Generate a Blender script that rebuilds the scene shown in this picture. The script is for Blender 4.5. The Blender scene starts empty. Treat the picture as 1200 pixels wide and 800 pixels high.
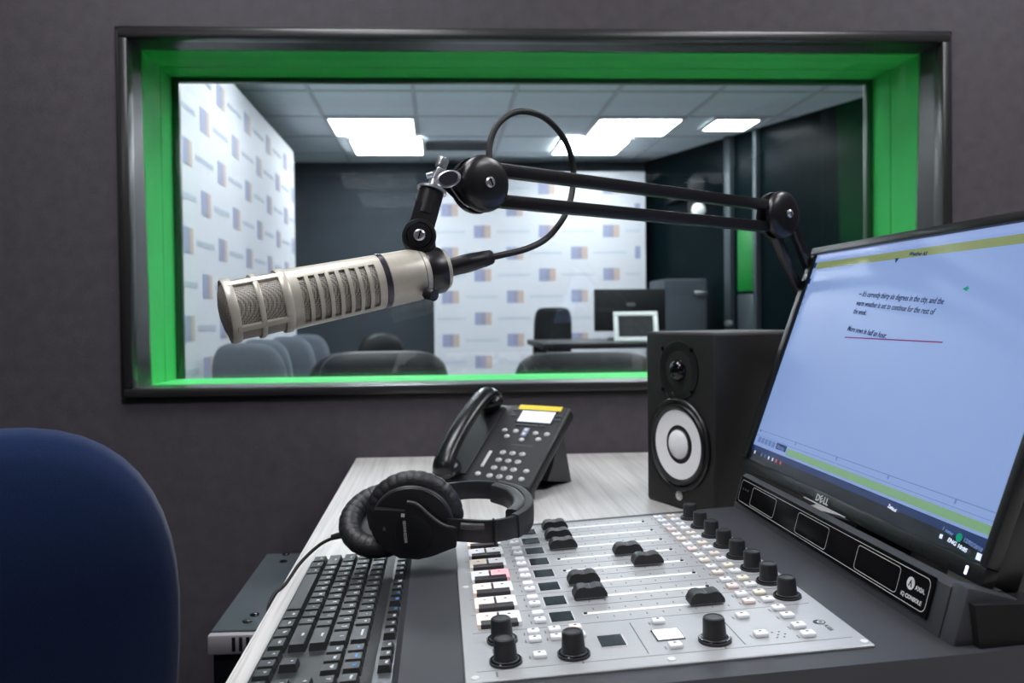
import bpy, bmesh, math, random
from mathutils import Matrix, Vector
random.seed(7)
SC = bpy.context.scene
COL = SC.collection
DZ = 0.74            # desk-top height; every coordinate below is given relative to the desk top
V = Vector
pi = math.pi

# ---------------------------------------------------------------- camera, world, exposure
cam_d = bpy.data.cameras.new('camera')
cam = bpy.data.objects.new('camera', cam_d)
COL.objects.link(cam)
FPX = 955.0
yaw, pitch, roll = 47 / FPX, 16 / FPX, 0.011
fwd = V((math.sin(yaw) * math.cos(pitch), math.cos(yaw) * math.cos(pitch), -math.sin(pitch)))
rgt = V((math.cos(yaw), -math.sin(yaw), 0))
upv = rgt.cross(fwd)
r2 = rgt * math.cos(roll) - upv * math.sin(roll)
u2 = upv * math.cos(roll) + rgt * math.sin(roll)
mw = Matrix.Identity(4)
for i in range(3):
    mw[i][0], mw[i][1], mw[i][2] = r2[i], u2[i], -fwd[i]
mw.translation = V((0, 0, 0.32 + DZ))
cam.matrix_world = mw
cam_d.sensor_width = 36.0
cam_d.lens = FPX / 1200 * 36
cam_d.shift_x = (600 - 562) / 1200
cam_d.shift_y = -14 / 1200
cam_d.clip_start = 0.02
cam_d.dof.use_dof = True
cam_d.dof.focus_distance = 0.86
cam_d.dof.aperture_fstop = 7.0
SC.camera = cam

world = bpy.data.worlds.new('world')
SC.world = world
world.use_nodes = True
world.node_tree.nodes['Background'].inputs[0].default_value = (0.02, 0.022, 0.025, 1)
world.node_tree.nodes['Background'].inputs[1].default_value = 0.3

SC.view_settings.view_transform = 'Standard'
SC.view_settings.look = 'None'
SC.view_settings.gamma = 1.0
SC.view_settings.use_curve_mapping = False
SC.view_settings.exposure = 0.0
LAMP = 16.0          # radiance of the studio's ceiling panels
LAMP_FAR = 23.0      # radiance of the far room's ceiling panels
try:
    SC.cycles.use_denoising = True
    SC.cycles.denoising_input_passes = 'RGB_ALBEDO_NORMAL'
    SC.cycles.denoising_prefilter = 'ACCURATE'
    SC.cycles.max_bounces = 10
    SC.cycles.diffuse_bounces = 4
    SC.cycles.glossy_bounces = 4
    SC.cycles.transparent_max_bounces = 16
    SC.cycles.caustics_reflective = False
    SC.cycles.sample_clamp_indirect = 6.0
except Exception:
    pass

# ---------------------------------------------------------------- materials
def s2l(c):
    return tuple((x / 12.92 if x <= 0.04045 else ((x + 0.055) / 1.055) ** 2.4) for x in [v / 255 for v in c]) + (1,)

MATS = {}
def mat(name, rgb, rough=0.5, metal=0.0, spec=0.5, emit=None, es=0.0, noise=0.0, nscale=60, bump=0.0, bscale=300,
        stretch=None, coat=0.0, sheen=0.0):
    m = bpy.data.materials.new(name)
    m.use_nodes = True
    nt = m.node_tree
    b = nt.nodes['Principled BSDF']
    col = s2l(rgb)
    b.inputs['Base Color'].default_value = col
    b.inputs['Roughness'].default_value = rough
    b.inputs['Metallic'].default_value = metal
    b.inputs['Specular IOR Level'].default_value = spec
    if coat:
        b.inputs['Coat Weight'].default_value = coat
        b.inputs['Coat Roughness'].default_value = 0.08
    if sheen:
        b.inputs['Sheen Weight'].default_value = sheen
    if emit is not None:
        b.inputs['Emission Color'].default_value = s2l(emit)
        b.inputs['Emission Strength'].default_value = es
    if noise or bump:
        tc = nt.nodes.new('ShaderNodeTexCoord')
        mp = nt.nodes.new('ShaderNodeMapping')
        nt.links.new(tc.outputs['Object'], mp.inputs['Vector'])
        if stretch:
            mp.inputs['Scale'].default_value = stretch
    if noise:
        n = nt.nodes.new('ShaderNodeTexNoise')
        n.inputs['Scale'].default_value = nscale
        n.inputs['Detail'].default_value = 4
        nt.links.new(mp.outputs[0], n.inputs['Vector'])
        mx = nt.nodes.new('ShaderNodeMix')
        mx.data_type = 'RGBA'
        mx.inputs[6].default_value = tuple(c * (1 - noise) for c in col[:3]) + (1,)
        mx.inputs[7].default_value = tuple(min(1, c * (1 + noise)) for c in col[:3]) + (1,)
        cr = nt.nodes.new('ShaderNodeMapRange')
        cr.inputs[1].default_value = 0.3
        cr.inputs[2].default_value = 0.7
        nt.links.new(n.outputs['Fac'], cr.inputs[0])
        nt.links.new(cr.outputs[0], mx.inputs[0])
        nt.links.new(mx.outputs[2], b.inputs['Base Color'])
    if bump:
        n2 = nt.nodes.new('ShaderNodeTexNoise')
        n2.inputs['Scale'].default_value = bscale
        n2.inputs['Detail'].default_value = 3
        nt.links.new(mp.outputs[0], n2.inputs['Vector'])
        bp = nt.nodes.new('ShaderNodeBump')
        bp.inputs['Strength'].default_value = bump
        bp.inputs['Distance'].default_value = 0.002
        nt.links.new(n2.outputs['Fac'], bp.inputs['Height'])
        nt.links.new(bp.outputs[0], b.inputs['Normal'])
    MATS[name] = m
    return m

def mix_stack(name, base, streak, scale, rough=0.45):
    """wood laminate: long grain streaks along y, two scales"""
    m = bpy.data.materials.new(name)
    m.use_nodes = True
    nt = m.node_tree
    b = nt.nodes['Principled BSDF']
    b.inputs['Roughness'].default_value = rough
    tc = nt.nodes.new('ShaderNodeTexCoord')
    prev = None
    for k, (sx, sy, lo, hi, amt) in enumerate(scale):
        mp = nt.nodes.new('ShaderNodeMapping')
        mp.inputs['Scale'].default_value = (sx, sy, sx)
        nt.links.new(tc.outputs['Object'], mp.inputs['Vector'])
        n = nt.nodes.new('ShaderNodeTexNoise')
        n.inputs['Scale'].default_value = 1
        n.inputs['Detail'].default_value = 5
        n.inputs['Distortion'].default_value = 0.4
        nt.links.new(mp.outputs[0], n.inputs['Vector'])
        cr = nt.nodes.new('ShaderNodeMapRange')
        cr.inputs[1].default_value, cr.inputs[2].default_value = lo, hi
        cr.inputs[4].default_value = amt
        nt.links.new(n.outputs['Fac'], cr.inputs[0])
        mx = nt.nodes.new('ShaderNodeMix')
        mx.data_type = 'RGBA'
        if prev is None:
            mx.inputs[6].default_value = s2l(base)
        else:
            nt.links.new(prev, mx.inputs[6])
        mx.inputs[7].default_value = s2l(streak)
        nt.links.new(cr.outputs[0], mx.inputs[0])
        prev = mx.outputs[2]
    nt.links.new(prev, b.inputs['Base Color'])
    MATS[name] = m
    return m

def weave(name, light, dark, scale, metal=0.6):
    """woven wire mesh: fine grid of wires with dark holes"""
    m = bpy.data.materials.new(name)
    m.use_nodes = True
    nt = m.node_tree
    b = nt.nodes['Principled BSDF']
    b.inputs['Metallic'].default_value = metal
    b.inputs['Roughness'].default_value = 0.4
    tc = nt.nodes.new('ShaderNodeTexCoord')
    vo = nt.nodes.new('ShaderNodeTexVoronoi')
    vo.inputs['Scale'].default_value = scale
    vo.inputs['Randomness'].default_value = 0.12
    nt.links.new(tc.outputs['Object'], vo.inputs['Vector'])
    cr = nt.nodes.new('ShaderNodeMapRange')
    cr.inputs[1].default_value, cr.inputs[2].default_value = 0.3, 0.5
    nt.links.new(vo.outputs['Distance'], cr.inputs[0])
    mx = nt.nodes.new('ShaderNodeMix')
    mx.data_type = 'RGBA'
    mx.inputs[6].default_value = s2l(dark)
    mx.inputs[7].default_value = s2l(light)
    nt.links.new(cr.outputs[0], mx.inputs[0])
    nt.links.new(mx.outputs[2], b.inputs['Base Color'])
    bp = nt.nodes.new('ShaderNodeBump')
    bp.inputs['Strength'].default_value = 0.6
    bp.inputs['Distance'].default_value = 0.0006
    nt.links.new(vo.outputs['Distance'], bp.inputs['Height'])
    nt.links.new(bp.outputs[0], b.inputs['Normal'])
    MATS[name] = m
    return m

def emitter(name, rgb, strength):
    m = bpy.data.materials.new(name)
    m.use_nodes = True
    nt = m.node_tree
    nt.nodes.remove(nt.nodes['Principled BSDF'])
    e = nt.nodes.new('ShaderNodeEmission')
    e.inputs[0].default_value = s2l(rgb)
    e.inputs[1].default_value = strength
    nt.links.new(e.outputs[0], nt.nodes['Material Output'].inputs[0])
    MATS[name] = m
    return m

def thin_glass(name, tint, boost=1.0):
    m = bpy.data.materials.new(name)
    m.use_nodes = True
    nt = m.node_tree
    nt.nodes.remove(nt.nodes['Principled BSDF'])
    tr = nt.nodes.new('ShaderNodeBsdfTransparent')
    tr.inputs[0].default_value = tint
    gl = nt.nodes.new('ShaderNodeBsdfGlossy')
    gl.inputs['Roughness'].default_value = 0.0
    gl.inputs[0].default_value = (1, 1, 1, 1)
    fr = nt.nodes.new('ShaderNodeFresnel')
    fr.inputs[0].default_value = 1.5
    ml = nt.nodes.new('ShaderNodeMath')
    ml.operation = 'MULTIPLY'
    ml.inputs[1].default_value = boost
    nt.links.new(fr.outputs[0], ml.inputs[0])
    mx = nt.nodes.new('ShaderNodeMixShader')
    mn = nt.nodes.new('ShaderNodeMath')          # grazing reflection capped to let more side light through the panes
    mn.operation = 'MINIMUM'
    mn.inputs[1].default_value = 0.10
    nt.links.new(ml.outputs[0], mn.inputs[0])
    nt.links.new(mn.outputs[0], mx.inputs[0])
    nt.links.new(tr.outputs[0], mx.inputs[1])
    nt.links.new(gl.outputs[0], mx.inputs[2])
    nt.links.new(mx.outputs[0], nt.nodes['Material Output'].inputs[0])
    MATS[name] = m
    return m

mat('wall_fabric', (80, 76, 81), 0.95, spec=0.15, noise=0.10, nscale=30, bump=0.5, bscale=420)
mat('carpet', (52, 52, 56), 1.0, noise=0.3, nscale=90, bump=0.4)
mat('ceiling_white', (205, 205, 205), 0.9, noise=0.06, nscale=40)
mat('frame_black', (38, 37, 38), 0.32, spec=0.6)
mat('gasket_black', (14, 14, 14), 0.6)
mat('green_paint', (78, 202, 110), 0.6, spec=0.08, noise=0.06, nscale=8)
thin_glass('pane_glass', (0.978, 0.99, 0.99, 1))
mix_stack('desk_wood', (208, 205, 203), (150, 145, 143), [(34, 1.6, 0.42, 0.75, 0.45), (190, 4.0, 0.45, 0.75, 0.55)])
mat('desk_edge', (205, 202, 198), 0.5)
mat('metal_grey', (120, 122, 125), 0.4, metal=0.7)
mat('black_plastic', (30, 30, 32), 0.42)
mat('black_satin', (24, 24, 26), 0.35, spec=0.5)
mat('black_gloss', (12, 12, 14), 0.12, spec=0.5)
mat('black_matte', (20, 20, 22), 0.7, spec=0.3)
mat('rubber', (22, 22, 23), 0.6)
mat('boom_black', (26, 25, 28), 0.33, spec=0.6)
mat('chrome', (226, 226, 232), 0.28, metal=0.85)
mat('steel', (170, 172, 176), 0.3, metal=1.0)
mat('mic_beige', (196, 190, 177), 0.38, metal=0.25, noise=0.03, nscale=200)
weave('mic_mesh', (172, 165, 155), (38, 36, 33), 700, 0.15)
mat('mic_band', (70, 66, 76), 0.25, metal=0.5)
mat('console_dark', (62, 63, 68), 0.5, spec=0.4, bump=0.1, bscale=900)
mat('console_silver', (188, 189, 191), 0.42, metal=0.35, noise=0.04, nscale=1, stretch=(30, 1200, 30))
mat('print_grey', (120, 121, 124), 0.6)
mat('print_dark', (60, 61, 64), 0.6)
mat('print_white', (225, 225, 225), 0.5)
mat('slot_white', (240, 240, 240), 0.5, emit=(255, 255, 255), es=0.12)
mat('oled', (26, 36, 40), 0.15)
mat('white_screen', (245, 245, 248), 0.3, emit=(250, 250, 255), es=0.7)
mat('button_white', (240, 240, 244), 0.4, emit=(246, 246, 255), es=0.10)
mat('button_amber', (252, 243, 233), 0.4, emit=(255, 212, 170), es=0.12)
mat('button_red', (252, 208, 216), 0.4, emit=(255, 60, 90), es=0.15)
mat('button_warm', (245, 235, 225), 0.4, emit=(255, 220, 190), es=0.05)
mat('button_pink', (250, 236, 230), 0.4, emit=(255, 190, 170), es=0.06)
mat('button_yellow', (250, 246, 230), 0.4, emit=(255, 235, 170), es=0.05)
mat('button_dark', (52, 47, 52), 0.5)
mat('knob_black', (38, 38, 40), 0.45)
mat('kb_body', (40, 42, 44), 0.45)
mat('kb_key', (50, 52, 54), 0.42)
mat('kb_strip', (84, 87, 90), 0.35, metal=0.2)
mat('legend', (225, 228, 230), 0.5)
mat('legend_blue', (80, 150, 220), 0.5)
mat('phone_black', (34, 34, 37), 0.42)
mat('phone_gloss', (24, 24, 26), 0.27, spec=0.5)
mat('phone_key', (205, 205, 208), 0.35)
mat('vision_green', (16, 112, 44), 0.4)
mat('lcd', (225, 228, 240), 0.3, emit=(225, 230, 250), es=0.35)
mat('yellow_label', (240, 214, 60), 0.5)
mat('soft_grey', (70, 72, 76), 0.45)
mat('speaker_black', (24, 23, 24), 0.6, bump=0.1, bscale=700)
mat('cone_white', (246, 245, 247), 0.55)
mat('leather', (38, 38, 41), 0.45, bump=0.25, bscale=500)
mat('hp_shell', (32, 32, 35), 0.42)
mat('hp_trim', (74, 72, 74), 0.4)
mat('chair_blue', (12, 34, 72), 0.9, spec=0.2, noise=0.18, nscale=500, bump=0.3, bscale=900, sheen=0.15)
mat('grey_fabric', (112, 119, 126), 0.9, noise=0.08, nscale=80)
mat('far_black', (18, 21, 23), 0.5, spec=0.3)
mat('far_wall', (48, 56, 63), 0.85, noise=0.08, nscale=6)
mat('far_dark_glass', (8, 20, 23), 0.25, spec=0.04)
mat('far_tile', (226, 236, 240), 0.9, noise=0.05, nscale=30)
mat('far_bar', (195, 200, 204), 0.6)
mat('far_floor', (165, 168, 172), 0.9)
mat('mullion', (62, 70, 75), 0.4, metal=0.3)
mat('banner_white', (196, 198, 203), 0.6)
mat('logo_blue', (140, 146, 174), 0.6)
mat('logo_slate', (140, 140, 160), 0.6)
mat('logo_tan', (180, 160, 148), 0.6)
mat('logo_text', (176, 183, 194), 0.6)
mat('frame_white', (222, 228, 224), 0.4)
mat('rack_grey', (86, 94, 100), 0.45, metal=0.35)
mat('rack_lip', (196, 190, 194), 0.4, metal=0.3)
mat('screw_dark', (40, 40, 44), 0.25, metal=0.9)
emitter('lamp_panel', (250, 251, 255), LAMP)
emitter('lamp_panel_far', (243, 249, 255), LAMP_FAR)
mat('lamp_frame', (215, 215, 215), 0.5)
mat('screen_blue', (60, 72, 96), 0.3, emit=(136, 162, 214), es=0.80)
mat('screen_light', (40, 50, 70), 0.22, emit=(150, 172, 224), es=0.85)
mat('screen_olive', (40, 45, 40), 0.22, emit=(146, 160, 108), es=0.70)
mat('screen_green', (40, 45, 40), 0.22, emit=(126, 172, 128), es=0.78)
mat('screen_task', (10, 14, 26), 0.22, emit=(38, 62, 120), es=0.55)
mat('screen_task_dark', (14, 16, 20), 0.22, emit=(26, 30, 40), es=0.6)
mat('screen_ink', (14, 18, 30), 1.0, spec=0.0, emit=(56, 72, 116), es=0.6)
mat('screen_red', (60, 20, 50), 1.0, spec=0.0, emit=(128, 66, 110), es=0.8)
mat('screen_teal', (20, 90, 80), 1.0, spec=0.0, emit=(20, 140, 110), es=0.8)
mat('screen_line', (60, 70, 100), 1.0, spec=0.0, emit=(112, 138, 192), es=0.7)
mat('screen_white', (200, 205, 220), 0.25, emit=(200, 212, 235), es=0.8)
mat('led', (210, 200, 255), 0.3, emit=(205, 190, 255), es=3.0)
mat('bridge_gloss', (10, 10, 11), 0.1)
mat('red_icon', (190, 60, 90), 0.3, emit=(200, 70, 110), es=0.6)

# ---------------------------------------------------------------- mesh builder
def I4(): return Matrix.Identity(4)
def T(x, y=None, z=None):
    return Matrix.Translation(V(x) if y is None else V((x, y, z)))
def RX(a): return Matrix.Rotation(a, 4, 'X')
def RY(a): return Matrix.Rotation(a, 4, 'Y')
def RZ(a): return Matrix.Rotation(a, 4, 'Z')
def S(x, y, z): return Matrix.Diagonal((x, y, z, 1))
def frame(o, z, xh=(1, 0, 0)):
    """matrix with origin o, local z along z, local x near xh"""
    z = V(z).normalized()
    x = V(xh)
    x = (x - z * x.dot(z)).normalized()
    y = z.cross(x)
    m = Matrix.Identity(4)
    for i in range(3):
        m[i][0], m[i][1], m[i][2], m[i][3] = x[i], y[i], z[i], o[i]
    return m

class B:
    def __init__(s, M=None):
        s.bm = bmesh.new()
        s.M = M if M is not None else I4()
        s.mi = 0
    def _fin(s, verts, bev=0, seg=2):
        verts = [v for v in verts if v.is_valid]
        if bev > 0:
            es = list({e for v in verts for e in v.link_edges})
            es = [e for e in es if len(e.link_faces) == 2 and e.calc_face_angle(0) > 0.35]
            bmesh.ops.bevel(s.bm, geom=es, offset=bev, segments=seg, affect='EDGES', profile=0.5, clamp_overlap=True)
    def box(s, c, size, bev=0, seg=2, R=None):
        m = s.M @ T(c) @ (R if R is not None else I4()) @ S(*size)
        r = bmesh.ops.create_cube(s.bm, size=1, matrix=m)
        s._setmi(r['verts'])
        s._fin(r['verts'], bev, seg)
        return s
    def _setmi(s, verts):
        if s.mi:
            for v in verts:
                for f in v.link_faces:
                    f.material_index = s.mi
    def cyl(s, p0, p1, r0, r1=None, n=20, bev=0, seg=2):
        p0, p1 = V(p0), V(p1)
        d = p1 - p0
        xh = (1, 0, 0) if abs(d.normalized().x) < 0.9 else (0, 1, 0)
        m = s.M @ frame((p0 + p1) / 2, d, xh)
        r = bmesh.ops.create_cone(s.bm, cap_ends=True, segments=n, radius1=r0, radius2=r0 if r1 is None else r1,
                                  depth=d.length, matrix=m)
        s._setmi(r['verts'])
        s._fin(r['verts'], bev, seg)
        return s
    def sph(s, c, r, n=16, R=None):
        if not hasattr(r, '__len__'):
            r = (r, r, r)
        m = s.M @ T(c) @ (R if R is not None else I4()) @ S(*r)
        q = bmesh.ops.create_uvsphere(s.bm, u_segments=n, v_segments=max(6, n // 2), radius=1, matrix=m)
        s._setmi(q['verts'])
        return s
    def lathe(s, prof, M=None, n=32, a0=0.0, a1=2 * pi, sx=1.0, sy=1.0):
        m = s.M @ (M if M is not None else I4())
        full = abs(a1 - a0 - 2 * pi) < 1e-6
        cnt = n if full else n + 1
        rings = []
        for (r, z) in prof:
            if r < 1e-7:
                rings.append([s.bm.verts.new(m @ V((0, 0, z)))])
            else:
                rings.append([s.bm.verts.new(m @ V((sx * r * math.cos(a0 + (a1 - a0) * k / n), sy * r * math.sin(a0 + (a1 - a0) * k / n), z))) for k in range(cnt)])
        for a, b in zip(rings, rings[1:]):
            lim = n
            for k in range(lim):
                k2 = (k + 1) % cnt if full else k + 1
                try:
                    if len(a) == 1 and len(b) == 1:
                        continue
                    if len(a) == 1:
                        f = s.bm.faces.new((a[0], b[k2], b[k]))
                    elif len(b) == 1:
                        f = s.bm.faces.new((a[k], a[k2], b[0]))
                    else:
                        f = s.bm.faces.new((a[k], a[k2], b[k2], b[k]))
                    f.material_index = s.mi
                except ValueError:
                    pass
        return s
    def prism(s, poly, z0, z1, M=None, bev=0, seg=2):
        m = s.M @ (M if M is not None else I4())
        a = [s.bm.verts.new(m @ V((x, y, z0))) for x, y in poly]
        b = [s.bm.verts.new(m @ V((x, y, z1))) for x, y in poly]
        n = len(poly)
        fs = [s.bm.faces.new(a[::-1]), s.bm.faces.new(b)]
        for k in range(n):
            fs.append(s.bm.faces.new((a[k], a[(k + 1) % n], b[(k + 1) % n], b[k])))
        for f in fs:
            f.material_index = s.mi
        s._fin(a + b, bev, seg)
        return s
    def tube(s, pts, r, n=10, sub=6, flat=None, closed=False):
        pts = [V(p) for p in pts]
        P = []
        if sub > 1 and len(pts) > 2:
            for i in range(len(pts) - 1):
                p0 = pts[max(i - 1, 0)]; p1 = pts[i]; p2 = pts[i + 1]; p3 = pts[min(i + 2, len(pts) - 1)]
                for k in range(sub):
                    t = k / sub
                    P.append(0.5 * ((2 * p1) + (p2 - p0) * t + (2 * p0 - 5 * p1 + 4 * p2 - p3) * t * t + (3 * p1 - p0 - 3 * p2 + p3) * t ** 3))
            P.append(pts[-1])
        else:
            P = pts
        up = V((0, 0, 1)) if flat else None
        prev = None
        rings = []
        for i, p in enumerate(P):
            d = (P[min(i + 1, len(P) - 1)] - P[max(i - 1, 0)]).normalized()
            if flat:
                z = (up - d * up.dot(d)).normalized()
                x = d.cross(z)
            else:
                if prev is None:
                    x = V((0, 0, 1)).cross(d)
                    if x.length < 0.1:
                        x = V((1, 0, 0)).cross(d)
                    x.normalize()
                else:
                    x = (prev - d * prev.dot(d)).normalized()
                prev = x
                z = d.cross(x)
            rr = r(i / (len(P) - 1)) if callable(r) else r
            ring = []
            for k in range(n):
                a = 2 * pi * k / n
                if flat:
                    # rounded strip: half thickness rr, half height flat
                    hh = flat(i / (len(P) - 1)) if callable(flat) else flat
                    ca, sa = math.cos(a), math.sin(a)
                    e = 0.45
                    q = x * (rr * math.copysign(abs(ca) ** e, ca)) + z * (hh * math.copysign(abs(sa) ** e, sa))
                else:
                    q = x * (rr * math.cos(a)) + z * (rr * math.sin(a))
                ring.append(s.bm.verts.new(s.M @ (p + q)))
            rings.append(ring)
        for a, b in zip(rings, rings[1:]):
            for k in range(n):
                f = s.bm.faces.new((a[k], a[(k + 1) % n], b[(k + 1) % n], b[k]))
                f.material_index = s.mi
        s.bm.faces.new(rings[0][::-1]).material_index = s.mi
        s.bm.faces.new(rings[-1]).material_index = s.mi
        return s
    def torus(s, Rm, r, M=None, n=40, k=12, sx=1.0, sy=1.0, rz=1.0, wob=0.0, wn=0):
        m = s.M @ (M if M is not None else I4())
        rings = []
        for i in range(n):
            a = 2 * pi * i / n
            w = 1 - wob * (0.5 + 0.5 * math.cos(a * wn)) ** 6 if wn else 1
            rings.append([s.bm.verts.new(m @ V((sx * (Rm + r * w * math.cos(b)) * math.cos(a), sy * (Rm + r * w * math.cos(b)) * math.sin(a), rz * r * w * math.sin(b)))) for b in [2 * pi * j / k for j in range(k)]])
        for i in range(n):
            A, Bq = rings[i], rings[(i + 1) % n]
            for j in range(k):
                f = s.bm.faces.new((A[j], Bq[j], Bq[(j + 1) % k], A[(j + 1) % k]))
                f.material_index = s.mi
        return s
    def quad(s, p):
        f = s.bm.faces.new([s.bm.verts.new(s.M @ V(q)) for q in p])
        f.material_index = s.mi
        return s
    def pad(s, w, h, t, M=None, p=3.2, curve=0.0, taper=0.0, n=48, rings=8):
        """upholstered pad: superellipse outline in local xz, thickness along y"""
        m = s.M @ (M if M is not None else I4())
        def pt(rho, a, side):
            ca, sa = math.cos(a), math.sin(a)
            x = math.copysign(abs(ca) ** (2 / p), ca) * w / 2 * rho
            z = math.copysign(abs(sa) ** (2 / p), sa) * h / 2 * rho
            x *= 1 - taper * (z / h + 0.5)
            y = side * t / 2 * (max(0, 1 - rho ** 4)) ** 0.5
            y += curve * x * x
            return m @ V((x, y, z))
        R = []
        for side in (1, -1):
            seq = [i / rings for i in range(1, rings)] + [0.96]
            L = [[s.bm.verts.new(pt(rho, 2 * pi * k / n, side)) for k in range(n)] for rho in seq]
            c = s.bm.verts.new(pt(0, 0, side))
            R.append((c, L))
        edge = [s.bm.verts.new(pt(1, 2 * pi * k / n, 1)) for k in range(n)]
        for (c, L), flip in zip(R, (False, True)):
            def F(vs):
                f = s.bm.faces.new(vs if not flip else vs[::-1])
                f.material_index = s.mi
            for k in range(n):
                k2 = (k + 1) % n
                F((c, L[0][k2], L[0][k]))
                for a, b in zip(L, L[1:] + [edge]):
                    F((a[k], a[k2], b[k2], b[k]))
        return s
    def mesh(s, name, mats, smooth=0.6):
        bmesh.ops.recalc_face_normals(s.bm, faces=s.bm.faces[:])
        me = bpy.data.meshes.new(name)
        s.bm.to_mesh(me)
        s.bm.free()
        for m in (mats if isinstance(mats, (list, tuple)) else [mats]):
            me.materials.append(MATS[m])
        if smooth:
            me.shade_smooth()
            me.set_sharp_from_angle(angle=smooth)
        return me
    def build(s, name, mats, parent=None, smooth=0.6, M=None):
        return place(name, s.mesh(name, mats, smooth), parent, M)

def place(name, me, parent=None, M=None):
    o = bpy.data.objects.new(name, me)
    COL.objects.link(o)
    o.parent = parent
    if M is not None:
        o.matrix_basis = M
    if parent is None:
        o.location.z += DZ
    return o

def thing(name, label, cat, loc=(0, 0, 0), rz=0.0, group=None, kind=None):
    o = bpy.data.objects.new(name, None)
    COL.objects.link(o)
    o.empty_display_size = 0.05
    o.location = V(loc) + V((0, 0, DZ))
    o.rotation_euler = (0, 0, rz)
    if label:
        o['label'] = label
    if cat:
        o['category'] = cat
    if group:
        o['group'] = group
    if kind:
        o['kind'] = kind
    return o
def tag(o, label, cat, group=None):
    o['label'] = label
    o['category'] = cat
    if group:
        o['group'] = group
    return o
def struct(o, label=None):
    o['kind'] = 'structure'
    if label:
        o['label'] = label
    return o

_tx = {}
def text_mesh(body, size, mname, align='CENTER', bold=0.0):
    key = (body, size, mname, align, bold)
    if key in _tx:
        return _tx[key]
    c = bpy.data.curves.new('lettering', 'FONT')
    c.body = body
    c.size = size
    c.align_x = align
    c.align_y = 'CENTER'
    c.resolution_u = 2
    c.extrude = 0.00012
    c.offset = bold
    o = bpy.data.objects.new('lettering', c)
    COL.objects.link(o)
    bpy.context.view_layer.update()
    me = bpy.data.meshes.new_from_object(o)
    me.materials.clear()
    me.materials.append(MATS[mname])
    bpy.data.objects.remove(o)
    bpy.data.curves.remove(c)
    _tx[key] = me
    return me

# ================================================================ THE STUDIO SHELL
WY = 1.866                                   # room-side face of the window wall
WT = 0.32                                    # its thickness
FL, CE = -0.74, 1.75
XL, XR, YB = -3.3, 2.9, -4.0
OX0, OX1, OZ0, OZ1 = -0.70, 1.19, 0.152, 0.962   # opening in the wall
w = B()
def slab(b, x0, x1, y0, y1, z0, z1):
    b.box(((x0 + x1) / 2, (y0 + y1) / 2, (z0 + z1) / 2), (x1 - x0, y1 - y0, z1 - z0))
slab(w, XL, OX0, WY, WY + WT, FL, CE)
slab(w, OX1, XR, WY, WY + WT, FL, CE)
slab(w, OX0, OX1, WY, WY + WT, FL, OZ0)
slab(w, OX0, OX1, WY, WY + WT, OZ1, CE)
struct(w.build('wall_back', 'wall_fabric', smooth=0), 'dark grey fabric wall around the window')
b = B(); slab(b, XL - .1, XL, YB, WY + WT, FL, CE); struct(b.build('wall_left', 'wall_fabric', smooth=0))
b = B(); slab(b, XR, XR + .1, YB, WY + WT, FL, CE); struct(b.build('wall_right', 'wall_fabric', smooth=0))
b = B(); slab(b, XL, XR, YB - .1, YB, FL, CE); struct(b.build('wall_front', 'wall_fabric', smooth=0))
b = B(); slab(b, XL, XR, YB, WY, FL - .1, FL); struct(b.build('floor', 'carpet', smooth=0))
b = B(); slab(b, XL, XR, YB, WY, CE, CE + .1); struct(b.build('ceiling', 'ceiling_white', smooth=0))

# window: black frame, tilted front pane, green lining boards, upright rear pane
win = thing('window_1', 'wide studio window with black frame, green lining and double glazing', None, (0, WY, 0), kind='structure')
FW = 0.022
x0, x1, z0, z1 = OX0, OX1, OZ0, OZ1
def rail(x0_, x1_, z0_, z1_, y0_, y1_, name, m, bev=0.004):
    bb = B(); bb.box(((x0_ + x1_) / 2, (y0_ + y1_) / 2, (z0_ + z1_) / 2), (x1_ - x0_, y1_ - y0_, z1_ - z0_), bev)
    return bb.build(name, m, win)
# architrave proud of the wall, with dark gasket line outside it
rail(-0.704, 1.196, 0.945, 0.966, -0.018, 0.02, 'frame_rail', 'frame_black')
rail(-0.704, 1.196, 0.145, 0.166, -0.018, 0.02, 'frame_rail', 'frame_black')
rail(-0.704, -0.684, 0.166, 0.945, -0.018, 0.02, 'frame_stile', 'frame_black')
rail(1.176, 1.196, 0.166, 0.945, -0.018, 0.02, 'frame_stile', 'frame_black')
for (a, b_, c, d) in ((-0.714, 1.206, 0.966, 0.974), (-0.714, 1.206, 0.135, 0.145), (-0.714, -0.704, 0.145, 0.966), (1.196, 1.206, 0.145, 0.966)):
    rail(a, b_, c, d, -0.006, 0.004, 'gasket_strip', 'gasket_black', 0.001)
JX0, JX1, JZ0, JZ1 = -0.686, 1.178, 0.164, 0.947      # inner faces of the lining
yt, yb_ = 1.940 - WY, 1.971 - WY                       # front pane: top stands nearer than bottom
def jamb(poly_yz, x, name, m, out):
    bb = B()
    bb.prism(poly_yz, 0, 0.014 * out, M=Matrix(((0, 0, 1, x), (1, 0, 0, 0), (0, 1, 0, 0), (0, 0, 0, 1))))
    return bb.build(name, m, win, smooth=0)
YE = 0.30
for x, out in ((JX0, -1), (JX1, 1)):
    jamb([(0.02, JZ0), (yb_, JZ0), (yt, JZ1), (0.02, JZ1)], x, 'black_lining', 'frame_black', out)
    jamb([(yb_ + .006, JZ0), (0.205, JZ0), (0.205, JZ1), (yt + .006, JZ1)], x, 'green_lining', 'green_paint', out)
    jamb([(0.209, JZ0), (YE, JZ0), (YE, JZ1), (0.209, JZ1)], x, 'green_lining', 'green_paint', out)
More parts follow.
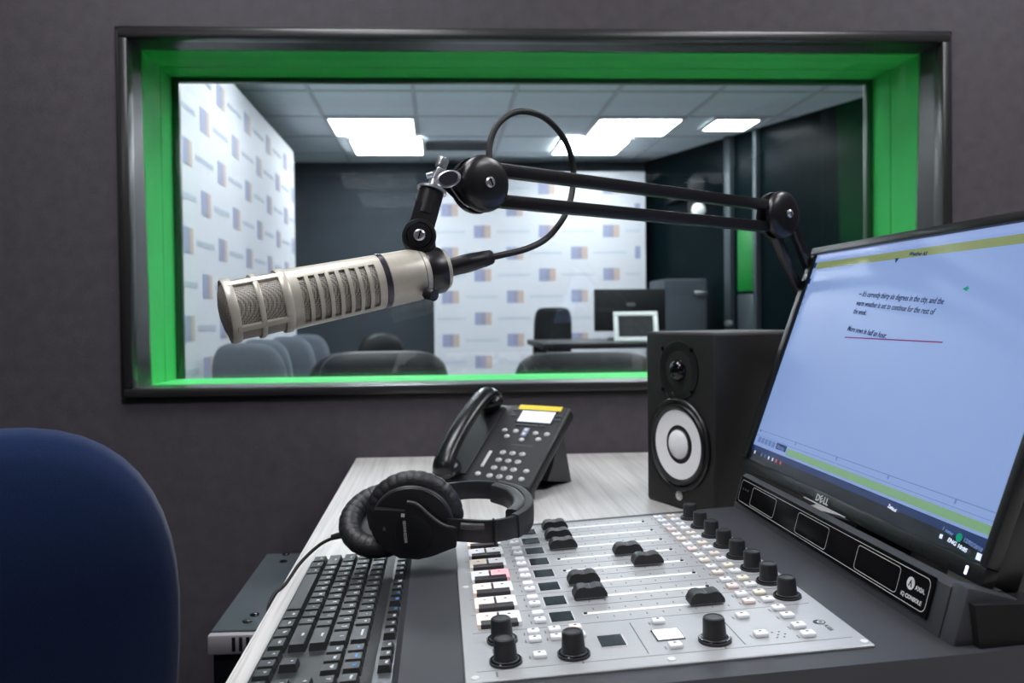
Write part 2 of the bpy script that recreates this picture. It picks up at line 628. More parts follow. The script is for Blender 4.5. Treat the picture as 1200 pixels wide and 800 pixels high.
for z, dz in ((JZ0 - 0.007, yb_), (JZ1 + 0.007, yt)):
    for (ya, yc, nm, m) in ((0.02, dz, 'black_lining', 'frame_black'), (dz + .006, 0.205, 'green_lining', 'green_paint'), (0.209, YE, 'green_lining', 'green_paint')):
        bb = B(); bb.box(((JX0 + JX1) / 2, (ya + yc) / 2, z), (JX1 - JX0 + .028, yc - ya, 0.014)); bb.build(nm, m, win, smooth=0)
# tilted front pane
bb = B()
bb.prism([(yb_, JZ0), (yb_ + .005, JZ0), (yt + .005, JZ1), (yt, JZ1)], JX0, JX1, M=Matrix(((0, 0, 1, 0), (1, 0, 0, 0), (0, 1, 0, 0), (0, 0, 0, 1))))
o = bb.build('pane', 'pane_glass', win, smooth=0); o['label'] = 'tilted front glass pane'
bb = B(); bb.box(((JX0 + JX1) / 2, YE - .012, (JZ0 + JZ1) / 2), (JX1 - JX0, 0.005, JZ1 - JZ0))
o = bb.build('pane', 'pane_glass', win, smooth=0); o['label'] = 'upright rear glass pane'
# dark beads holding the rear pane
for (a, c, e, g) in ((JX0, JX0 + .018, JZ0, JZ1), (JX1 - .018, JX1, JZ0, JZ1), (JX0 + .018, JX1 - .018, JZ1 - .012, JZ1)):
    rail(a, c, e, g, YE - .008, YE + .012, 'glazing_bead', 'frame_black', 0.002)

# studio ceiling lights
def ceiling_light(x0, x1, y0, y1, z, m, label, group):
    t = thing('ceiling_light', label, 'ceiling light', ((x0 + x1) / 2, (y0 + y1) / 2, z), group=group)
    wx, wy = x1 - x0, y1 - y0
    bb = B()
    for sx in (-1, 1):
        bb.box((sx * (wx / 2 + .012), 0, -.006), (.024, wy + .048, .014), .002)
        bb.box((0, sx * (wy / 2 + .012), -.006), (wx, .024, .014), .002)
    bb.build('light_frame', 'lamp_frame', t)
    bb = B(); bb.box((0, 0, -.004), (wx, wy, .006)); bb.build('diffuser', m, t, smooth=0)
    return t
for xa in (-0.70, 1.01):
    for ya, yy in ((-0.05, 'over the camera side of the desk'), (0.95, 'over the back of the desk near the window')):
        ceiling_light(xa, xa + .57, ya, ya + .57, CE, 'lamp_panel',
                      ('left' if xa < 0 else 'right') + ' square studio ceiling light ' + yy, 'studio ceiling lights')

ceiling_light(-2.41, -1.84, -1.5, -.93, CE, 'lamp_panel', 'far left square studio ceiling light beside the left wall', 'studio ceiling lights')

# ================================================================ THE ROOM BEHIND THE GLASS
FY0 = WY + WT
FC = 1.56
FYB = 6.62
b = B(); slab(b, -2.2, 4.2, FY0, FYB + .1, FL - .1, FL); struct(b.build('floor', 'far_floor', smooth=0))
b = B(); slab(b, -2.2, 2.0, FYB, FYB + .1, FL, FC + .15); struct(b.build('wall_far', 'far_wall', smooth=0), 'dark slate wall of the room behind the glass')
b = B(); slab(b, -1.75, -1.65, FY0, FYB, FL, FC + .15); struct(b.build('wall_far_left', 'far_wall', smooth=0))
# slanting dark glazed partition on the right
wd = V((0.366, -0.93, 0)).normalized()
wo = V((1.66, 6.65, 0))
wr = thing('wall_far_right', 'dark glazed partition with slim mullions, right side of the room behind', None, (wo.x, wo.y, 0), math.atan2(wd.y, wd.x), kind='structure')
bb = B(); bb.box((2.4, 0.05, (FL + FC + .1) / 2), (4.9, 0.06, FC - FL + .1)); bb.build('partition_panel', 'far_dark_glass', wr, smooth=0)
def along(x, y): return (V((x, y, 0)) - wo).dot(wd)
for (x, y, ww) in ((2.05, 5.66, .06), (2.15, 5.41, .03)):
    bb = B(); bb.box((along(x, y), 0.0, (FL + FC) / 2), (ww, 0.05, FC - FL), .004); bb.build('mullion', 'mullion', wr)
bb = B(); bb.box((along(2.105, 5.52), 0.012, 0.69), (0.15, 0.02, 0.44), .003); o = bb.build('vision_panel', 'vision_green', wr); o['label'] = 'bright green vision panel'
bb = B(); bb.box((along(2.105, 5.52), 0.012, -.13), (0.15, 0.02, 1.16), .003); bb.build('lower_panel', 'mullion', wr)
bb = B(); bb.cyl((along(2.06, 5.62), -.03, 0.25), (along(2.06, 5.62), -.07, 0.25), .02, n=14); bb.build('door_handle', 'chrome', wr)
# ceiling of lay-in tiles on bars
ceil2 = thing('ceiling', 'suspended ceiling of grey tiles in the room behind', None, (0, 0, FC), kind='structure')
TS = 0.57
gx0, gy0 = -2.41, 5.1 - 5 * TS
bb = B(); bb.box((1.0, 4.4, 0.06), (6.8, 4.6, .04)); bb.build('ceiling_deck', 'far_wall', ceil2, smooth=0)
tb = B(); tb.box((0, 0, 0.012), (TS - .024, TS - .024, .014), .003, 1)
tile = tb.mesh('ceiling_tile', 'far_tile', 0)
lit = {(3, 5), (6, 5), (3, 2), (6, 2), (3, 0), (6, 0), (8, 1)}  # two rows nearest the window: unseen panels added to brighten the green lining
for i in range(11):
    for j in range(8):
        cx, cy = gx0 + (i + .5) * TS, gy0 + (j + .5) * TS
        if (i, j) in lit or cy > FYB or cx > 1.66 + (6.65 - cy) * .394 + .4 or cx < -1.75:
            continue
        place('ceiling_tile', tile, ceil2, T(cx, cy, 0))
for i in range(12):
    bb = B(); bb.box((gx0 + i * TS, gy0 + 4 * TS, .006), (.022, 8 * TS, .012)); bb.build('ceiling_bar', 'far_bar', ceil2, smooth=0)
for j in range(9):
    bb = B(); bb.box((gx0 + 5.5 * TS, gy0 + j * TS, .0062), (11 * TS, .022, .011)); bb.build('ceiling_bar', 'far_bar', ceil2, smooth=0)
for (i, j) in sorted(lit):
    x, y = gx0 + i * TS, gy0 + j * TS
    nm = {(3, 5): 'left square light panel beyond the glass, the nearer one', (6, 5): 'right square light panel beyond the glass, the nearer one'}.get((i, j))
    if nm is None:
        nm = {(3, 0): 'left unseen back-room light added right above the window head', (6, 0): 'right unseen back-room light added right above the window head', (3, 2): 'left back-room light halfway to the visible panels',
              (6, 2): 'right back-room light halfway to the visible panels', (8, 1): 'outermost right unseen back-room light added by the glazed partition'}[(i, j)]
    ceiling_light(x + .024, x + TS - .024, y + .024, y + TS - (.08 if j > 3 else .024), FC + .002, 'lamp_panel_far',
                  nm, 'ceiling lights of the back room')
ceiling_light(-.60, -.11, 5.66, 6.17, FC - .012, 'lamp_panel_far', 'left bright light panel beyond the glass, the farther one', 'ceiling lights of the back room')
ceiling_light(.87, 1.35, 5.66, 6.17, FC - .012, 'lamp_panel_far', 'right bright light panel beyond the glass, the farther one', 'ceiling lights of the back room')
ceiling_light(1.78, 2.06, 5.12, 5.42, FC - .002, 'lamp_panel_far', 'small right-hand light panel in the back room ceiling by the partition', 'ceiling lights of the back room')
# air vent
vt = thing('ceiling_vent', 'grey slotted air vent in the back room ceiling', 'vent', (0.12, 5.95, FC))
bb = B(); bb.box((0, 0, -.004), (.56, .3, .01), .002); bb.build('vent_frame', 'metal_grey', vt)
for k in range(5):
    bb = B(); bb.box((0, -.1 + k * .05, -.012), (.5, .02, .01)); bb.build('slat', 'mullion', vt, smooth=0)

# logo backdrops
def backdrop(name, label, loc, rz, W, z0, z1, ph=0.0):
    t = thing(name, label, 'backdrop', loc, rz)
    bb = B(); bb.box((W / 2, .012, (z0 + z1) / 2), (W, .02, z1 - z0), .003); bb.build('banner_sheet', 'banner_white', t, smooth=0)
    bb = B()
    px, pz = 0.513, 0.1712
    r = 0
    z = z1 - 0.13
    while z > z0 + .08:
        xx = 0.13 + ph + (px / 2 if r % 2 == 0 else 0)
        while xx > .1: xx -= px
        while xx < W + .2:
            for (dx, ww, mi) in ((-.044, .044, 0), (0.0, .042, 1), (.044, .044, 2)):
                if 0.03 < xx + dx < W - .03:
                    bb.mi = mi
                    bb.box((xx + dx, 0.0008, z), (ww, .002, .10))
            bb.mi = 3
            n = 9
            for k in range(n):
                tx = xx + px / 2 - .125 + k * .029
                if 0.03 < tx < W - .03:
                    bb.box((tx, 0.0008, z), (.021 if k % 3 else .024, .002, .022))
            xx += px
        z -= pz
        r += 1
    o = bb.build('printed_logos', ['logo_blue', 'logo_slate', 'logo_tan', 'logo_text'], t, smooth=0)
    o['label'] = 'rows of small blue and tan square logos with grey lettering'
    bb = B()
    for xx in (0.012, W - .012):
        bb.cyl((xx, .04, FL), (xx, .04, z1), .012, n=10)
    bb.build('banner_stand', 'steel', t)
    return t
backdrop('logo_backdrop', 'white logo backdrop facing the window against the far wall', (-0.04, 6.43, 0), 0, 1.69, FL + .02, 1.455)
backdrop('logo_backdrop', 'tall white logo backdrop running along the left side behind the glass', (-0.965, 2.62, 0), pi / 2, 2.95, FL + .02, 1.44, .2)

# chairs
def office_chair(label, loc, rz, fab, bw=0.44, bh=0.5, bt=0.07, top=0.19, seatz=-.27, frame_m='black_plastic', group=None, curve=0.35, p=3.0, legs='star', recl=0.12, taper=0.0):
    t = thing('office_chair' if legs == 'star' else 'conference_chair', label, 'chair', (loc[0], loc[1], FL), rz, group)
    up = -FL
    cz = up + top - bh / 2
    bb = B(); bb.pad(bw, bh, bt, T(0, 0.0, cz) @ RX(-recl), p=p, curve=curve, taper=taper); bb.build('backrest', fab, t, 1.2)
    bb = B(); bb.pad(bw * 1.06, bw * 1.0, .08, T(0, -bw * .5 - .01, up + seatz) @ RX(pi / 2), p=3.6, curve=0); bb.build('seat', fab, t, 1.2)
    bb = B(); bb.box((0, .045, up + seatz + .06), (.06, .014, .26), .004); bb.box((0, -.1, up + seatz - .06), (.06, .3, .014), .004)
    bb.build('back_support', frame_m, t)
    if legs == 'star':
        bb = B(); bb.cyl((0, -bw * .5, .1), (0, -bw * .5, up + seatz - .05), .026, n=14); bb.build('gas_column', 'black_matte', t)
        for k in range(5):
            a = 2 * pi * k / 5
            bb = B(); d = V((math.cos(a), math.sin(a), 0)); c = V((0, -bw * .5, 0))
            bb.tube([c + V((0, 0, .1)), c + d * .15 + V((0, 0, .095)), c + d * .28 + V((0, 0, .065))], .02, 8, 3)
            leg = bb.build('leg', frame_m, t)
            bb = B(); e = c + d * .28; bb.cyl(e + V((-d.y, d.x, 0)) * .02 + V((0, 0, .03)), e - V((-d.y, d.x, 0)) * .02 + V((0, 0, .03)), .03, n=14, bev=.004)
            bb.build('caster', 'black_plastic', leg)
    else:
        for sx in (-1, 1):
            for yy in (-.03, -bw + .03):
                bb = B(); bb.tube([(sx * bw * .46, yy, 0), (sx * bw * .44, yy, up + seatz - .03)], .012, 8, 1); bb.build('leg', 'steel', t)
    return t
blk = 'black chairs behind the window'
office_chair('wide black chair back low behind the glass, under the microphone', (-.21, 3.02), 0, 'far_black', .49, .5, .1, .195, p=5, group=blk, curve=-.1)
office_chair('wide black chair back low behind the glass, left of the speaker', (.56, 3.1), 0, 'far_black', .56, .5, .1, .18, p=5, group=blk, curve=-.1)
office_chair('small black chair beyond the glass, right of the grey chairs', (-.40, 5.5), pi + .5, 'far_black', .36, .46, .12, .215, p=2.6, group=blk)
office_chair('black chair beyond the glass tucked between the grey chairs and the window', (-.42, 3.6), .15, 'far_black', .34, .46, .1, .165, p=2.6, group=blk)
gry = 'grey meeting chairs beyond the glass'
for (x, y, rz, lab) in ((-.75, 3.3, 2.6, 'grey upholstered chair nearest the window, left end of the row'), (-.80, 3.85, 2.4, 'grey upholstered chair second from the window in the row'),
                   (-.77, 4.35, 2.4, 'grey upholstered chair third from the window in the row'), (-.76, 4.85, 2.4, 'grey upholstered chair at the far end of the row by the backdrop')):
    office_chair(lab, (x, y), rz, 'grey_fabric', .4, .5, .06, .225, p=4, group=gry, legs='four', curve=.2)
office_chair('dark mesh-backed chair in front of the far backdrop', (.71, 5.1), pi, 'far_black', .24, .55, .03, .37, p=6, group=blk)

# far desk with monitor, framed tablet, equipment cabinet
t = thing('meeting_table', 'dark table beyond the glass carrying a monitor', 'table', (1.1, 4.5, FL))
bb = B(); bb.box((0, 0, -FL + .16), (1.15, .75, .03), .004); bb.build('tabletop', 'far_black', t)
for sx in (-1, 1):
    for sy in (-1, 1):
        bb = B(); bb.box((sx * .52, sy * .32, (-FL + .145) / 2), (.05, .05, -FL + .145), .004); bb.build('leg', 'far_black', t)
t = thing('monitor', 'black monitor seen from behind on the table beyond the glass', 'monitor', (1.09, 4.62, .175), .12)
bb = B(); bb.box((0, 0, .17), (.42, .035, .24), .008); bb.build('housing', 'far_black', t)
bb = B(); bb.box((0, .03, .06), (.05, .02, .12), .004); bb.build('stand_neck', 'far_black', t)
bb = B(); bb.box((0, .03, .006), (.2, .16, .012), .004); bb.build('stand_base', 'far_black', t)
bb = B(); bb.box((0, -.019, .2), (.05, .003, .02), .001); bb.build('badge', 'metal_grey', t)
t = thing('tablet_display', 'white framed tablet display tilted on the far table', 'display', (1.05, 4.3, .175), -.1)
def tilted_frame(bb, W, Hh, f, M):
    bb.M = M
    bb.box((0, 0, Hh - f / 2), (W, .016, f), .003); bb.box((0, 0, f / 2), (W, .016, f), .003)
    bb.box((-W / 2 + f / 2, 0, Hh / 2), (f, .016, Hh - 2 * f), .003); bb.box((W / 2 - f / 2, 0, Hh / 2), (f, .016, Hh - 2 * f), .003)
MM = RX(-.3)
bb = B(); tilted_frame(bb, .235, .165, .024, MM); bb.build('white_frame', 'frame_white', t)
bb = B(MM); bb.box((0, .003, .0825), (.19, .008, .12)); bb.build('display_panel', 'far_black', t, smooth=0)
bb = B(); bb.box((0, .06, .05), (.08, .012, .115), .003, R=RX(.45)); bb.build('prop', 'far_black', t)
t = thing('equipment_cabinet', 'tall dark equipment cabinet standing by the far partition', 'cabinet', (1.70, 5.75, FL))
bb = B(); bb.box((0, 0, .66), (.30, .4, 1.28), .012); bb.build('carcass', 'far_wall', t)
bb = B(); bb.box((.0, -.205, .62), (.26, .012, 1.1), .004); bb.build('door', 'far_wall', t)
bb = B(); bb.box((.1, -.215, 1.2), (.09, .01, .03), .003); bb.build('handle', 'steel', t)
t = thing('wall_lamp', 'white globe lamp on a dark bracket hanging by the far wall', 'lamp', (1.865, 5.8, 1.0))
bb = B(); bb.box((0, .02, .16), (.11, .08, .26), .02); bb.build('bracket', 'far_black', t)
bb = B(); bb.sph((0, -.03, .06), (.05, .05, .055)); bb.cyl((0, -.03, -.03), (0, -.03, .03), .01, n=10); bb.build('globe', 'frame_white', t, 1.2)
bb = B(); bb.box((-.05, .35, .2), (.05, .9, .05), .005); bb.build('arm', 'far_black', t)

# ================================================================ DESK AND WHAT STANDS BESIDE IT
dk = thing('studio_desk', 'pale grey wood-grain studio desk against the window wall', 'desk', (0, 0, FL))
DX0, DX1, DY0, DY1 = -0.19, 1.75, 0.12, 1.862
bb = B(); bb.box(((DX0 + DX1) / 2, (DY0 + DY1) / 2, -FL - .0125), (DX1 - DX0, DY1 - DY0, .025), .0012, 1); bb.build('desktop', 'desk_wood', dk)
bb = B(); bb.box((DX0 - .001, (DY0 + DY1) / 2, -FL - .0125), (.002, DY1 - DY0, .0235)); bb.build('edge_band', 'desk_edge', dk, smooth=0)
for x in (0.12, 1.70):
    bb = B(); bb.box((x, 1.15, (-FL - .025) / 2), (.03, 1.3, -FL - .025), .002); bb.build('side_panel', 'desk_wood', dk)
bb = B(); bb.box((.91, 1.78, .45), (1.55, .02, .45), .002); bb.build('modesty_panel', 'desk_wood', dk)

rk = thing('rack_cabinet', 'dark grey equipment rack cabinet tucked under the desk edge', 'rack', (-.20, 1.43, FL))
RT = -FL - .15
bb = B(); bb.box((0, .01, RT - .012), (.30, .40, .024), .003); bb.build('top_plate', 'rack_grey', rk)
bb = B(); bb.box((0, .012, (RT - .024) / 2 + .005), (.296, .396, RT - .034), .003); bb.build('housing', 'black_matte', rk)
lip = B(); lip.box((0, -.195, RT - .018), (.304, .014, .030), .003); lipo = lip.build('front_lip', 'rack_lip', rk)
for k in range(12):
    bb = B(); bb.box((-.113 + k * .0105, -.2024, RT - .017), (.005, .002, .021)); bb.build('vent_slot', 'black_matte', lipo, smooth=0)
for k in range(6):
    bb = B(); bb.box((0, -.19, RT - .075 - k * .085), (.292, .01, .078), .003); bb.build('blank_panel', 'black_satin', rk)
for (x, y) in ((-.098, -.13), (-.103, -.157), (-.11, .2), (-.106, .152), (.11, .18), (.11, -.15)):
    bb = B(); bb.lathe([(.0075, 0), (.0075, .0015), (.0035, .003), (.0, .0032)], T(x, y, RT), 14); bb.build('screw', 'screw_dark', rk)

# blue swivel chair
office_chair('blue fabric swivel chair at the left in front of the desk', (-.545, .99), pi + .62, 'chair_blue', .45, .60, .095, .197, -.30, p=2.55, curve=0.3, recl=.10)

# ================================================================ MIXING CONSOLE
PT = 0.0617
co = thing('mixing_console', 'silver eight-fader broadcast mixing console in a dark sloping chassis', 'mixer', (.017, .637, 0))
PM = T(0, 0, .030) @ RY(-PT)
def pm(u, v, wz=0): return PM @ T(u / 1000, v / 1000, wz / 1000)
bb = B(PM)
# chassis profile in panel coordinates (u, w) swept along v
XZ = Matrix(((1, 0, 0, 0), (0, 0, -1, 0), (0, 1, 0, 0), (0, 0, 0, 1)))
prof = [(-.064, -.020), (-.062, -.008), (-.054, -.0015), (.0, -.0015), (.395, -.0015), (.470, -.0015), (.476, -.0465), (.2, -.0345)]
bb.prism(prof, -.468, .026, M=XZ, bev=.004, seg=3)
bb.build('chassis', 'console_dark', co)
bb = B(PM); bb.box((.166, .2245, -.0005), (.332, .449, .0030), .0008, 1); bb.build('control_panel', 'console_silver', co)

def lab_box(u, v, su, sv, m, name, h=.15, parent=co):
    q = B(pm(u, v, 1.05)); q.box((0, 0, h / 2000), (su / 1000, sv / 1000, h / 1000)); return q.build(name, m, parent, smooth=0)
def mk(fn, name, m, sm=0.6):
    q = B(); fn(q); return q.mesh(name, m, sm)
onbtn = {}
for key in ('button_white', 'button_amber', 'button_red'):
    onbtn[key] = mk(lambda q: q.prism([(-.0102, -.0145), (-.0066, -.0145), (-.0066, -.0035), (.0092, -.0035), (.0092, .0150), (-.0085, .0150), (-.0102, .0132)], 0, .0042, bev=.0006, seg=1), 'on_button', key)
barm = mk(lambda q: (q.box((0, 0, .0022), (.035, .0105, .0044), .0006, 1)), 'label_bar', 'button_dark')
divm = mk(lambda q: (q.box((0, 0, .0016), (.0026, .0185, .0032))), 'button_divider', 'button_dark', 0)
smallb = {k: mk(lambda q: q.box((0, 0, .0019), (.0112, .0098, .0038), .0014, 2), 'button', k) for k in ('button_white', 'button_warm', 'button_pink', 'button_yellow')}
oledm = mk(lambda q: q.box((0, 0, .0005), (.0212, .0225, .001), .0003, 1), 'channel_display', 'oled')
bezm = mk(lambda q: q.box((0, 0, .0002), (.0232, .0245, .0004)), 'display_bezel', 'print_white', 0)
groovem = mk(lambda q: (q.box((0, 0, .0002), (.136, .0052, .0006), .0001, 1)), 'fader_slot', 'slot_white')
slotm = mk(lambda q: (q.box((0, 0, .0006), (.131, .0014, .0006))), 'fader_rail', 'print_white', 0)
endm = mk(lambda q: q.cyl((0, 0, .0), (0, 0, .0011), .0019, n=12), 'slot_end', 'black_matte')
def cap_geo(q):
    pr = [(-.0165, .0), (-.0165, .0035), (-.0135, .0085), (-.0105, .0104), (-.0060, .0106), (-.0025, .0096), (.0025, .0096), (.0060, .0106), (.0105, .0104), (.0135, .0085), (.0165, .0035), (.0165, 0)]
    q.prism(pr, -.0078, .0078, M=T(0, 0, .0022) @ XZ, bev=.0014, seg=2)
    q.box((0, 0, .0015), (.004, .0018, .005))
capm = mk(cap_geo, 'fader_cap', 'knob_black')
capl = mk(lambda q: q.box((0, 0, .0119), (.0007, .0124, .0004)), 'cap_line', 'print_grey', 0)
knobm = mk(lambda q: q.lathe([(.0128, 0), (.0128, .0022), (.0098, .0030), (.0092, .0034), (.0084, .0172), (.0078, .0188), (.0064, .0194), (.0060, .0188), (0, .0186)], None, 28), 'knob', 'knob_black', 0.5)
skirt = mk(lambda q: q.torus(.0112, .0010, T(0, 0, .0022), 28, 6), 'knob_skirt', 'black_gloss')
tickm = mk(lambda q: q.box((0, 0, .00008), (.0008, .0034, .00016)), 'scale_tick', 'print_dark', 0)
linem = mk(lambda q: q.box((0, 0, .00008), (.312, .0005, .00016)), 'channel_line', 'print_grey', 0)
legm = mk(lambda q: q.box((0, 0, .00008), (.0012, .0058, .00016)), 'button_legend', 'print_grey', 0)
dotm = mk(lambda q: q.sph((0, 0, 0), (.0016, .0011, .0003), 8), 'button_icon', 'print_dark')
dotr = {k: mk(lambda q: q.sph((0, 0, 0), (.0017, .0015, .0003), 8), 'button_icon', k) for k in ('logo_tan', 'red_icon', 'print_dark')}

def button(u, v, m='button_white', icon=True, leg=True):
    o = place('button', smallb[m], co, pm(u, v, 1))
    if icon: place('button_icon', dotm, o, T(0, .001, .0038))
    if leg: place('button_legend', legm, co, pm(u - 8.3, v, 1))
    return o
def knob(u, v, s=1.0):
    o = place('knob', knobm, co, pm(u, v, 1) @ S(s, s, s))
    place('knob_skirt', skirt, o)
    return o
left = ['button_amber', 'button_amber', 'button_amber', 'button_white', 'button_amber', 'button_white', 'button_amber', 'button_white']
right = ['button_white', 'button_white', 'button_white', 'button_red', 'button_white', 'button_white', 'button_white', 'button_white']
fpos = [232.5, 129.7, 131, 210, 198, 129.1, 129.5, 131.1]
four = [('button_white', 'button_yellow', 'button_pink', 'button_white'), ('button_white', 'button_yellow', 'button_pink', 'button_white'), ('button_white', 'button_yellow', 'button_warm', 'button_white'),
        ('button_white', 'button_warm', 'button_warm', 'button_white'), ('button_white', 'button_warm', 'button_pink', 'button_white'), ('button_white', 'button_warm', 'button_warm', 'button_white'),
        ('button_white', 'button_white', 'button_pink', 'button_white'), ('button_white', 'button_warm', 'button_white', 'button_white')]
for k in range(8):
    v = 120 + 42.85 * k
    o = place('on_button', onbtn[left[k]], co, pm(25.2, v + .5, 1))
    place('button_icon', dotr['logo_tan' if left[k] == 'button_amber' else 'print_dark'], o, T(0, .007, .0042))
    o = place('off_button', onbtn[right[k]], co, pm(46.0, v + .5, 1) @ S(-1, 1, 1))
    place('button_icon', dotr['red_icon' if right[k] == 'button_red' else 'print_dark'], o, T(0, .008, .0042))
    place('label_bar', barm, co, pm(35.6, v - 9.4, 1))
    place('button_divider', divm, co, pm(35.6, v + 6, 1))
    button(73.3, v + 9, icon=False)
    button(73.4, v - 8.6)
    place('display_bezel', bezm, co, pm(94.3, v - 2, 1))
    place('channel_display', oledm, co, pm(94.3, v - 2, 1.2))
    g = place('fader_slot', groovem, co, pm(183, v + .3, 1))
    place('slot_end', endm, g, T(.0655, 0, .0002))
    place('slot_end', endm, g, T(-.0655, 0, .0002))
    o = place('fader_cap', capm, co, pm(fpos[k], v + .3, 1))
    place('cap_line', capl, o)
    for q in range(9):
        place('scale_tick', tickm, co, pm(127 + q * 15.5, v + 11, 1))
        place('scale_tick', tickm, co, pm(127 + q * 15.5, v - 10.5, 1))
    place('channel_line', linem, co, pm(166, v + 22.5, 1))
    for (u_, dv, m) in ((271, 10.8, four[k][0]), (289, 11, four[k][1]), (271, -8.6, four[k][2]), (289.3, -8.4, four[k][3])):
        button(u_, v + dv, m)
    knob(311, v - 2)
place('channel_line', linem, co, pm(166, 97.5, 1))
place('channel_line', linem, co, pm(166, 17.5, 1))
# monitor section
for u_, v_ in ((35.3, 75.7), (34.9, 31.5), (92, 33), (212.4, 35)):
    knob(u_, v_, 1.08)
for u_, v_, m in ((64.2, 85.7, 'button_white'), (63.8, 69.2, 'button_white'), (83.3, 86.4, 'button_white'), (83, 69.6, 'button_white'), (102.3, 87, 'button_pink'), (102.9, 69.6, 'button_white'), (63.7, 35.8, 'button_white'),
                  (177.3, 84, 'button_white'), (177.1, 30, 'button_white'), (252.5, 79, 'button_white'), (290, 89, 'button_white'), (290, 70.4, 'button_white'), (289.7, 46.6, 'button_white'), (289.4, 28, 'button_white'), (252.5, 36.6, 'button_white')):
    button(u_, v_, m)
place('display_bezel', bezm, co, pm(128.4, 53.5, 1)); place('channel_display', oledm, co, pm(128, 53.5, 1.2))
q = B(pm(177.7, 55.4, 1)); q.box((0, 0, .0004), (.0245, .0228, .0008)); q.build('display_bezel', 'oled', co, smooth=0)
q = B(pm(178, 55.4, 1.6)); q.box((0, 0, .0004), (.0225, .0208, .0008), .0003, 1); o = q.build('meter_display', 'white_screen', co); o['label'] = 'lit white square display'
for u_ in (152.4, 233.7):
    lab_box(u_, 56, .7, 67, 'print_dark', 'divider_line')
for u_, v_ in ((327, 7.2), (167.4, 8), (8.3, 7), (7.9, 225.5), (8, 441), (325, 441)):
    q = B(pm(u_, v_, 1)); q.lathe([(.0036, 0), (.0034, .0006), (.0016, .0010), (0, .0007)], None, 14); q.build('panel_screw', 'print_white', co)
# speaker holes, logo
for i in range(4):
    for j in range(3):
        if (i + j) % 2 == 0:
            q = B(pm(264 + i * 3.0, 30 + j * 5.5, 1)); q.cyl((0, 0, 0), (0, 0, .0002), .0009, n=8); q.build('talkback_hole', 'print_dark', co)
for u_, v_ in ((35, 55), (35, 10), (106, 20), (225, 22), (300, 76), (301, 38)):
    lab_box(u_ - 9, v_, 1.6, 9, 'print_grey', 'printed_legend')
q = B(pm(311, 53.2, 1)); q.lathe([(.0052, 0), (.0052, .0002), (.0, .0002)], None, 20); q.build('logo_disc', 'print_dark', co)
q = B(pm(312, 53.0, 1.25)); q.torus(.0024, .0006, None, 16, 4, rz=.2); q.build('logo_ring', 'print_white', co)
o = place('logo_lettering', text_mesh('AXIA', .0058, 'print_dark'), co, pm(313, 40, 1.1) @ RZ(-pi / 2))

# ---- meter bridge with its black display window
BR = T(.405 - .017, 1.101 - .637, .055)                # far lower corner of the sloping face
ba = math.radians(15)
bru, brv = V((0, -1, 0)), V((math.sin(ba), 0, math.cos(ba)))
brn = V((-math.cos(ba), 0, math.sin(ba)))
def brm(s, t_, d=0):                                   # local x along face (towards near end), y up the face, z out
    m = Matrix.Identity(4)
    for i in range(3):
        m[i][0], m[i][1], m[i][2] = bru[i], brv[i], brn[i]
    m.translation = V((.388, .464, .055)) + bru * (s / 1000) + brv * (t_ / 1000) + brn * (d / 1000)
    return m
bb = B(brm(0, 0))
prf = [(-.008, -.0004), (.040, -.0004), (.046, -.006), (.045, -.014), (.026, -.028), (.024, -.06), (-.03, -.06), (-.03, -.012)]
bb.prism([(y, z) for y, z in prf], -.006, .4575, M=Matrix(((0, 0, 1, 0), (1, 0, 0, 0), (0, 1, 0, 0), (0, 0, 0, 1))), bev=.003, seg=2)
bb.build('meter_bridge', 'console_dark', co)
bb = B(brm(220, 23.5, 0)); bb.box((0, 0, .0006), (.440, .037, .0022), .0008, 1); bg = bb.build('bridge_window', 'bridge_gloss', co)
def outline(s0, s1, t0, t1, r, wl, name):
    pts = []
    for (cx, cy, a) in ((s1 - r, t1 - r, 0), (s0 + r, t1 - r, 90), (s0 + r, t0 + r, 180), (s1 - r, t0 + r, 270)):
        for k in range(6):
            an = math.radians(a + 90 * k / 5)
            pts.append((cx + r * math.cos(an), cy + r * math.sin(an), math.cos(an), math.sin(an)))
    q = B(brm(0, 0, 1.9))
    n = len(pts)
    for k in range(n):
        a_, c_ = pts[k], pts[(k + 1) % n]
        q.quad([(a_[0] / 1000, a_[1] / 1000, 0), (c_[0] / 1000, c_[1] / 1000, 0), ((c_[0] - c_[2] * wl) / 1000, (c_[1] - c_[3] * wl) / 1000, 0), ((a_[0] - a_[2] * wl) / 1000, (a_[1] - a_[3] * wl) / 1000, 0)])
    return q.build(name, 'print_white', co, smooth=0)
outline(6, 436, 9, 38.5, 6, .55, 'printed_outline')
for s0 in (46, 182, 317):
    outline(s0, s0 + 75, 11.5, 35.5, 4, .55, 'printed_outline')
q = B(brm(409.5, 27.0, 1.75)); q.lathe([(.0056, 0), (.0056, .0002), (0, .0002)], None, 22); q.build('logo_disc', 'print_white', co)
q = B(brm(409.5, 27.0, 2.0)); q.prism([(-.003, -.003), (0, .0036), (.003, -.003), (.0014, -.003), (0, .0006), (-.0014, -.003)], 0, .0001); q.build('logo_mark', 'black_gloss', co, smooth=0)
place('logo_lettering', text_mesh('AXIA.', .0056, 'print_white', bold=.00012), co, brm(424.0, 25.6, 1.9))
place('logo_lettering', text_mesh('iQ CONSOLE', .0052, 'print_white', bold=.00012), co, brm(414.5, 15.2, 1.9))
for dx in (16, 24, 32):
    q = B(brm(dx, 27, 1.75)); q.cyl((0, 0, 0), (0, 0, .0002), .0016, n=8); q.build('status_lamp', 'print_dark', co)
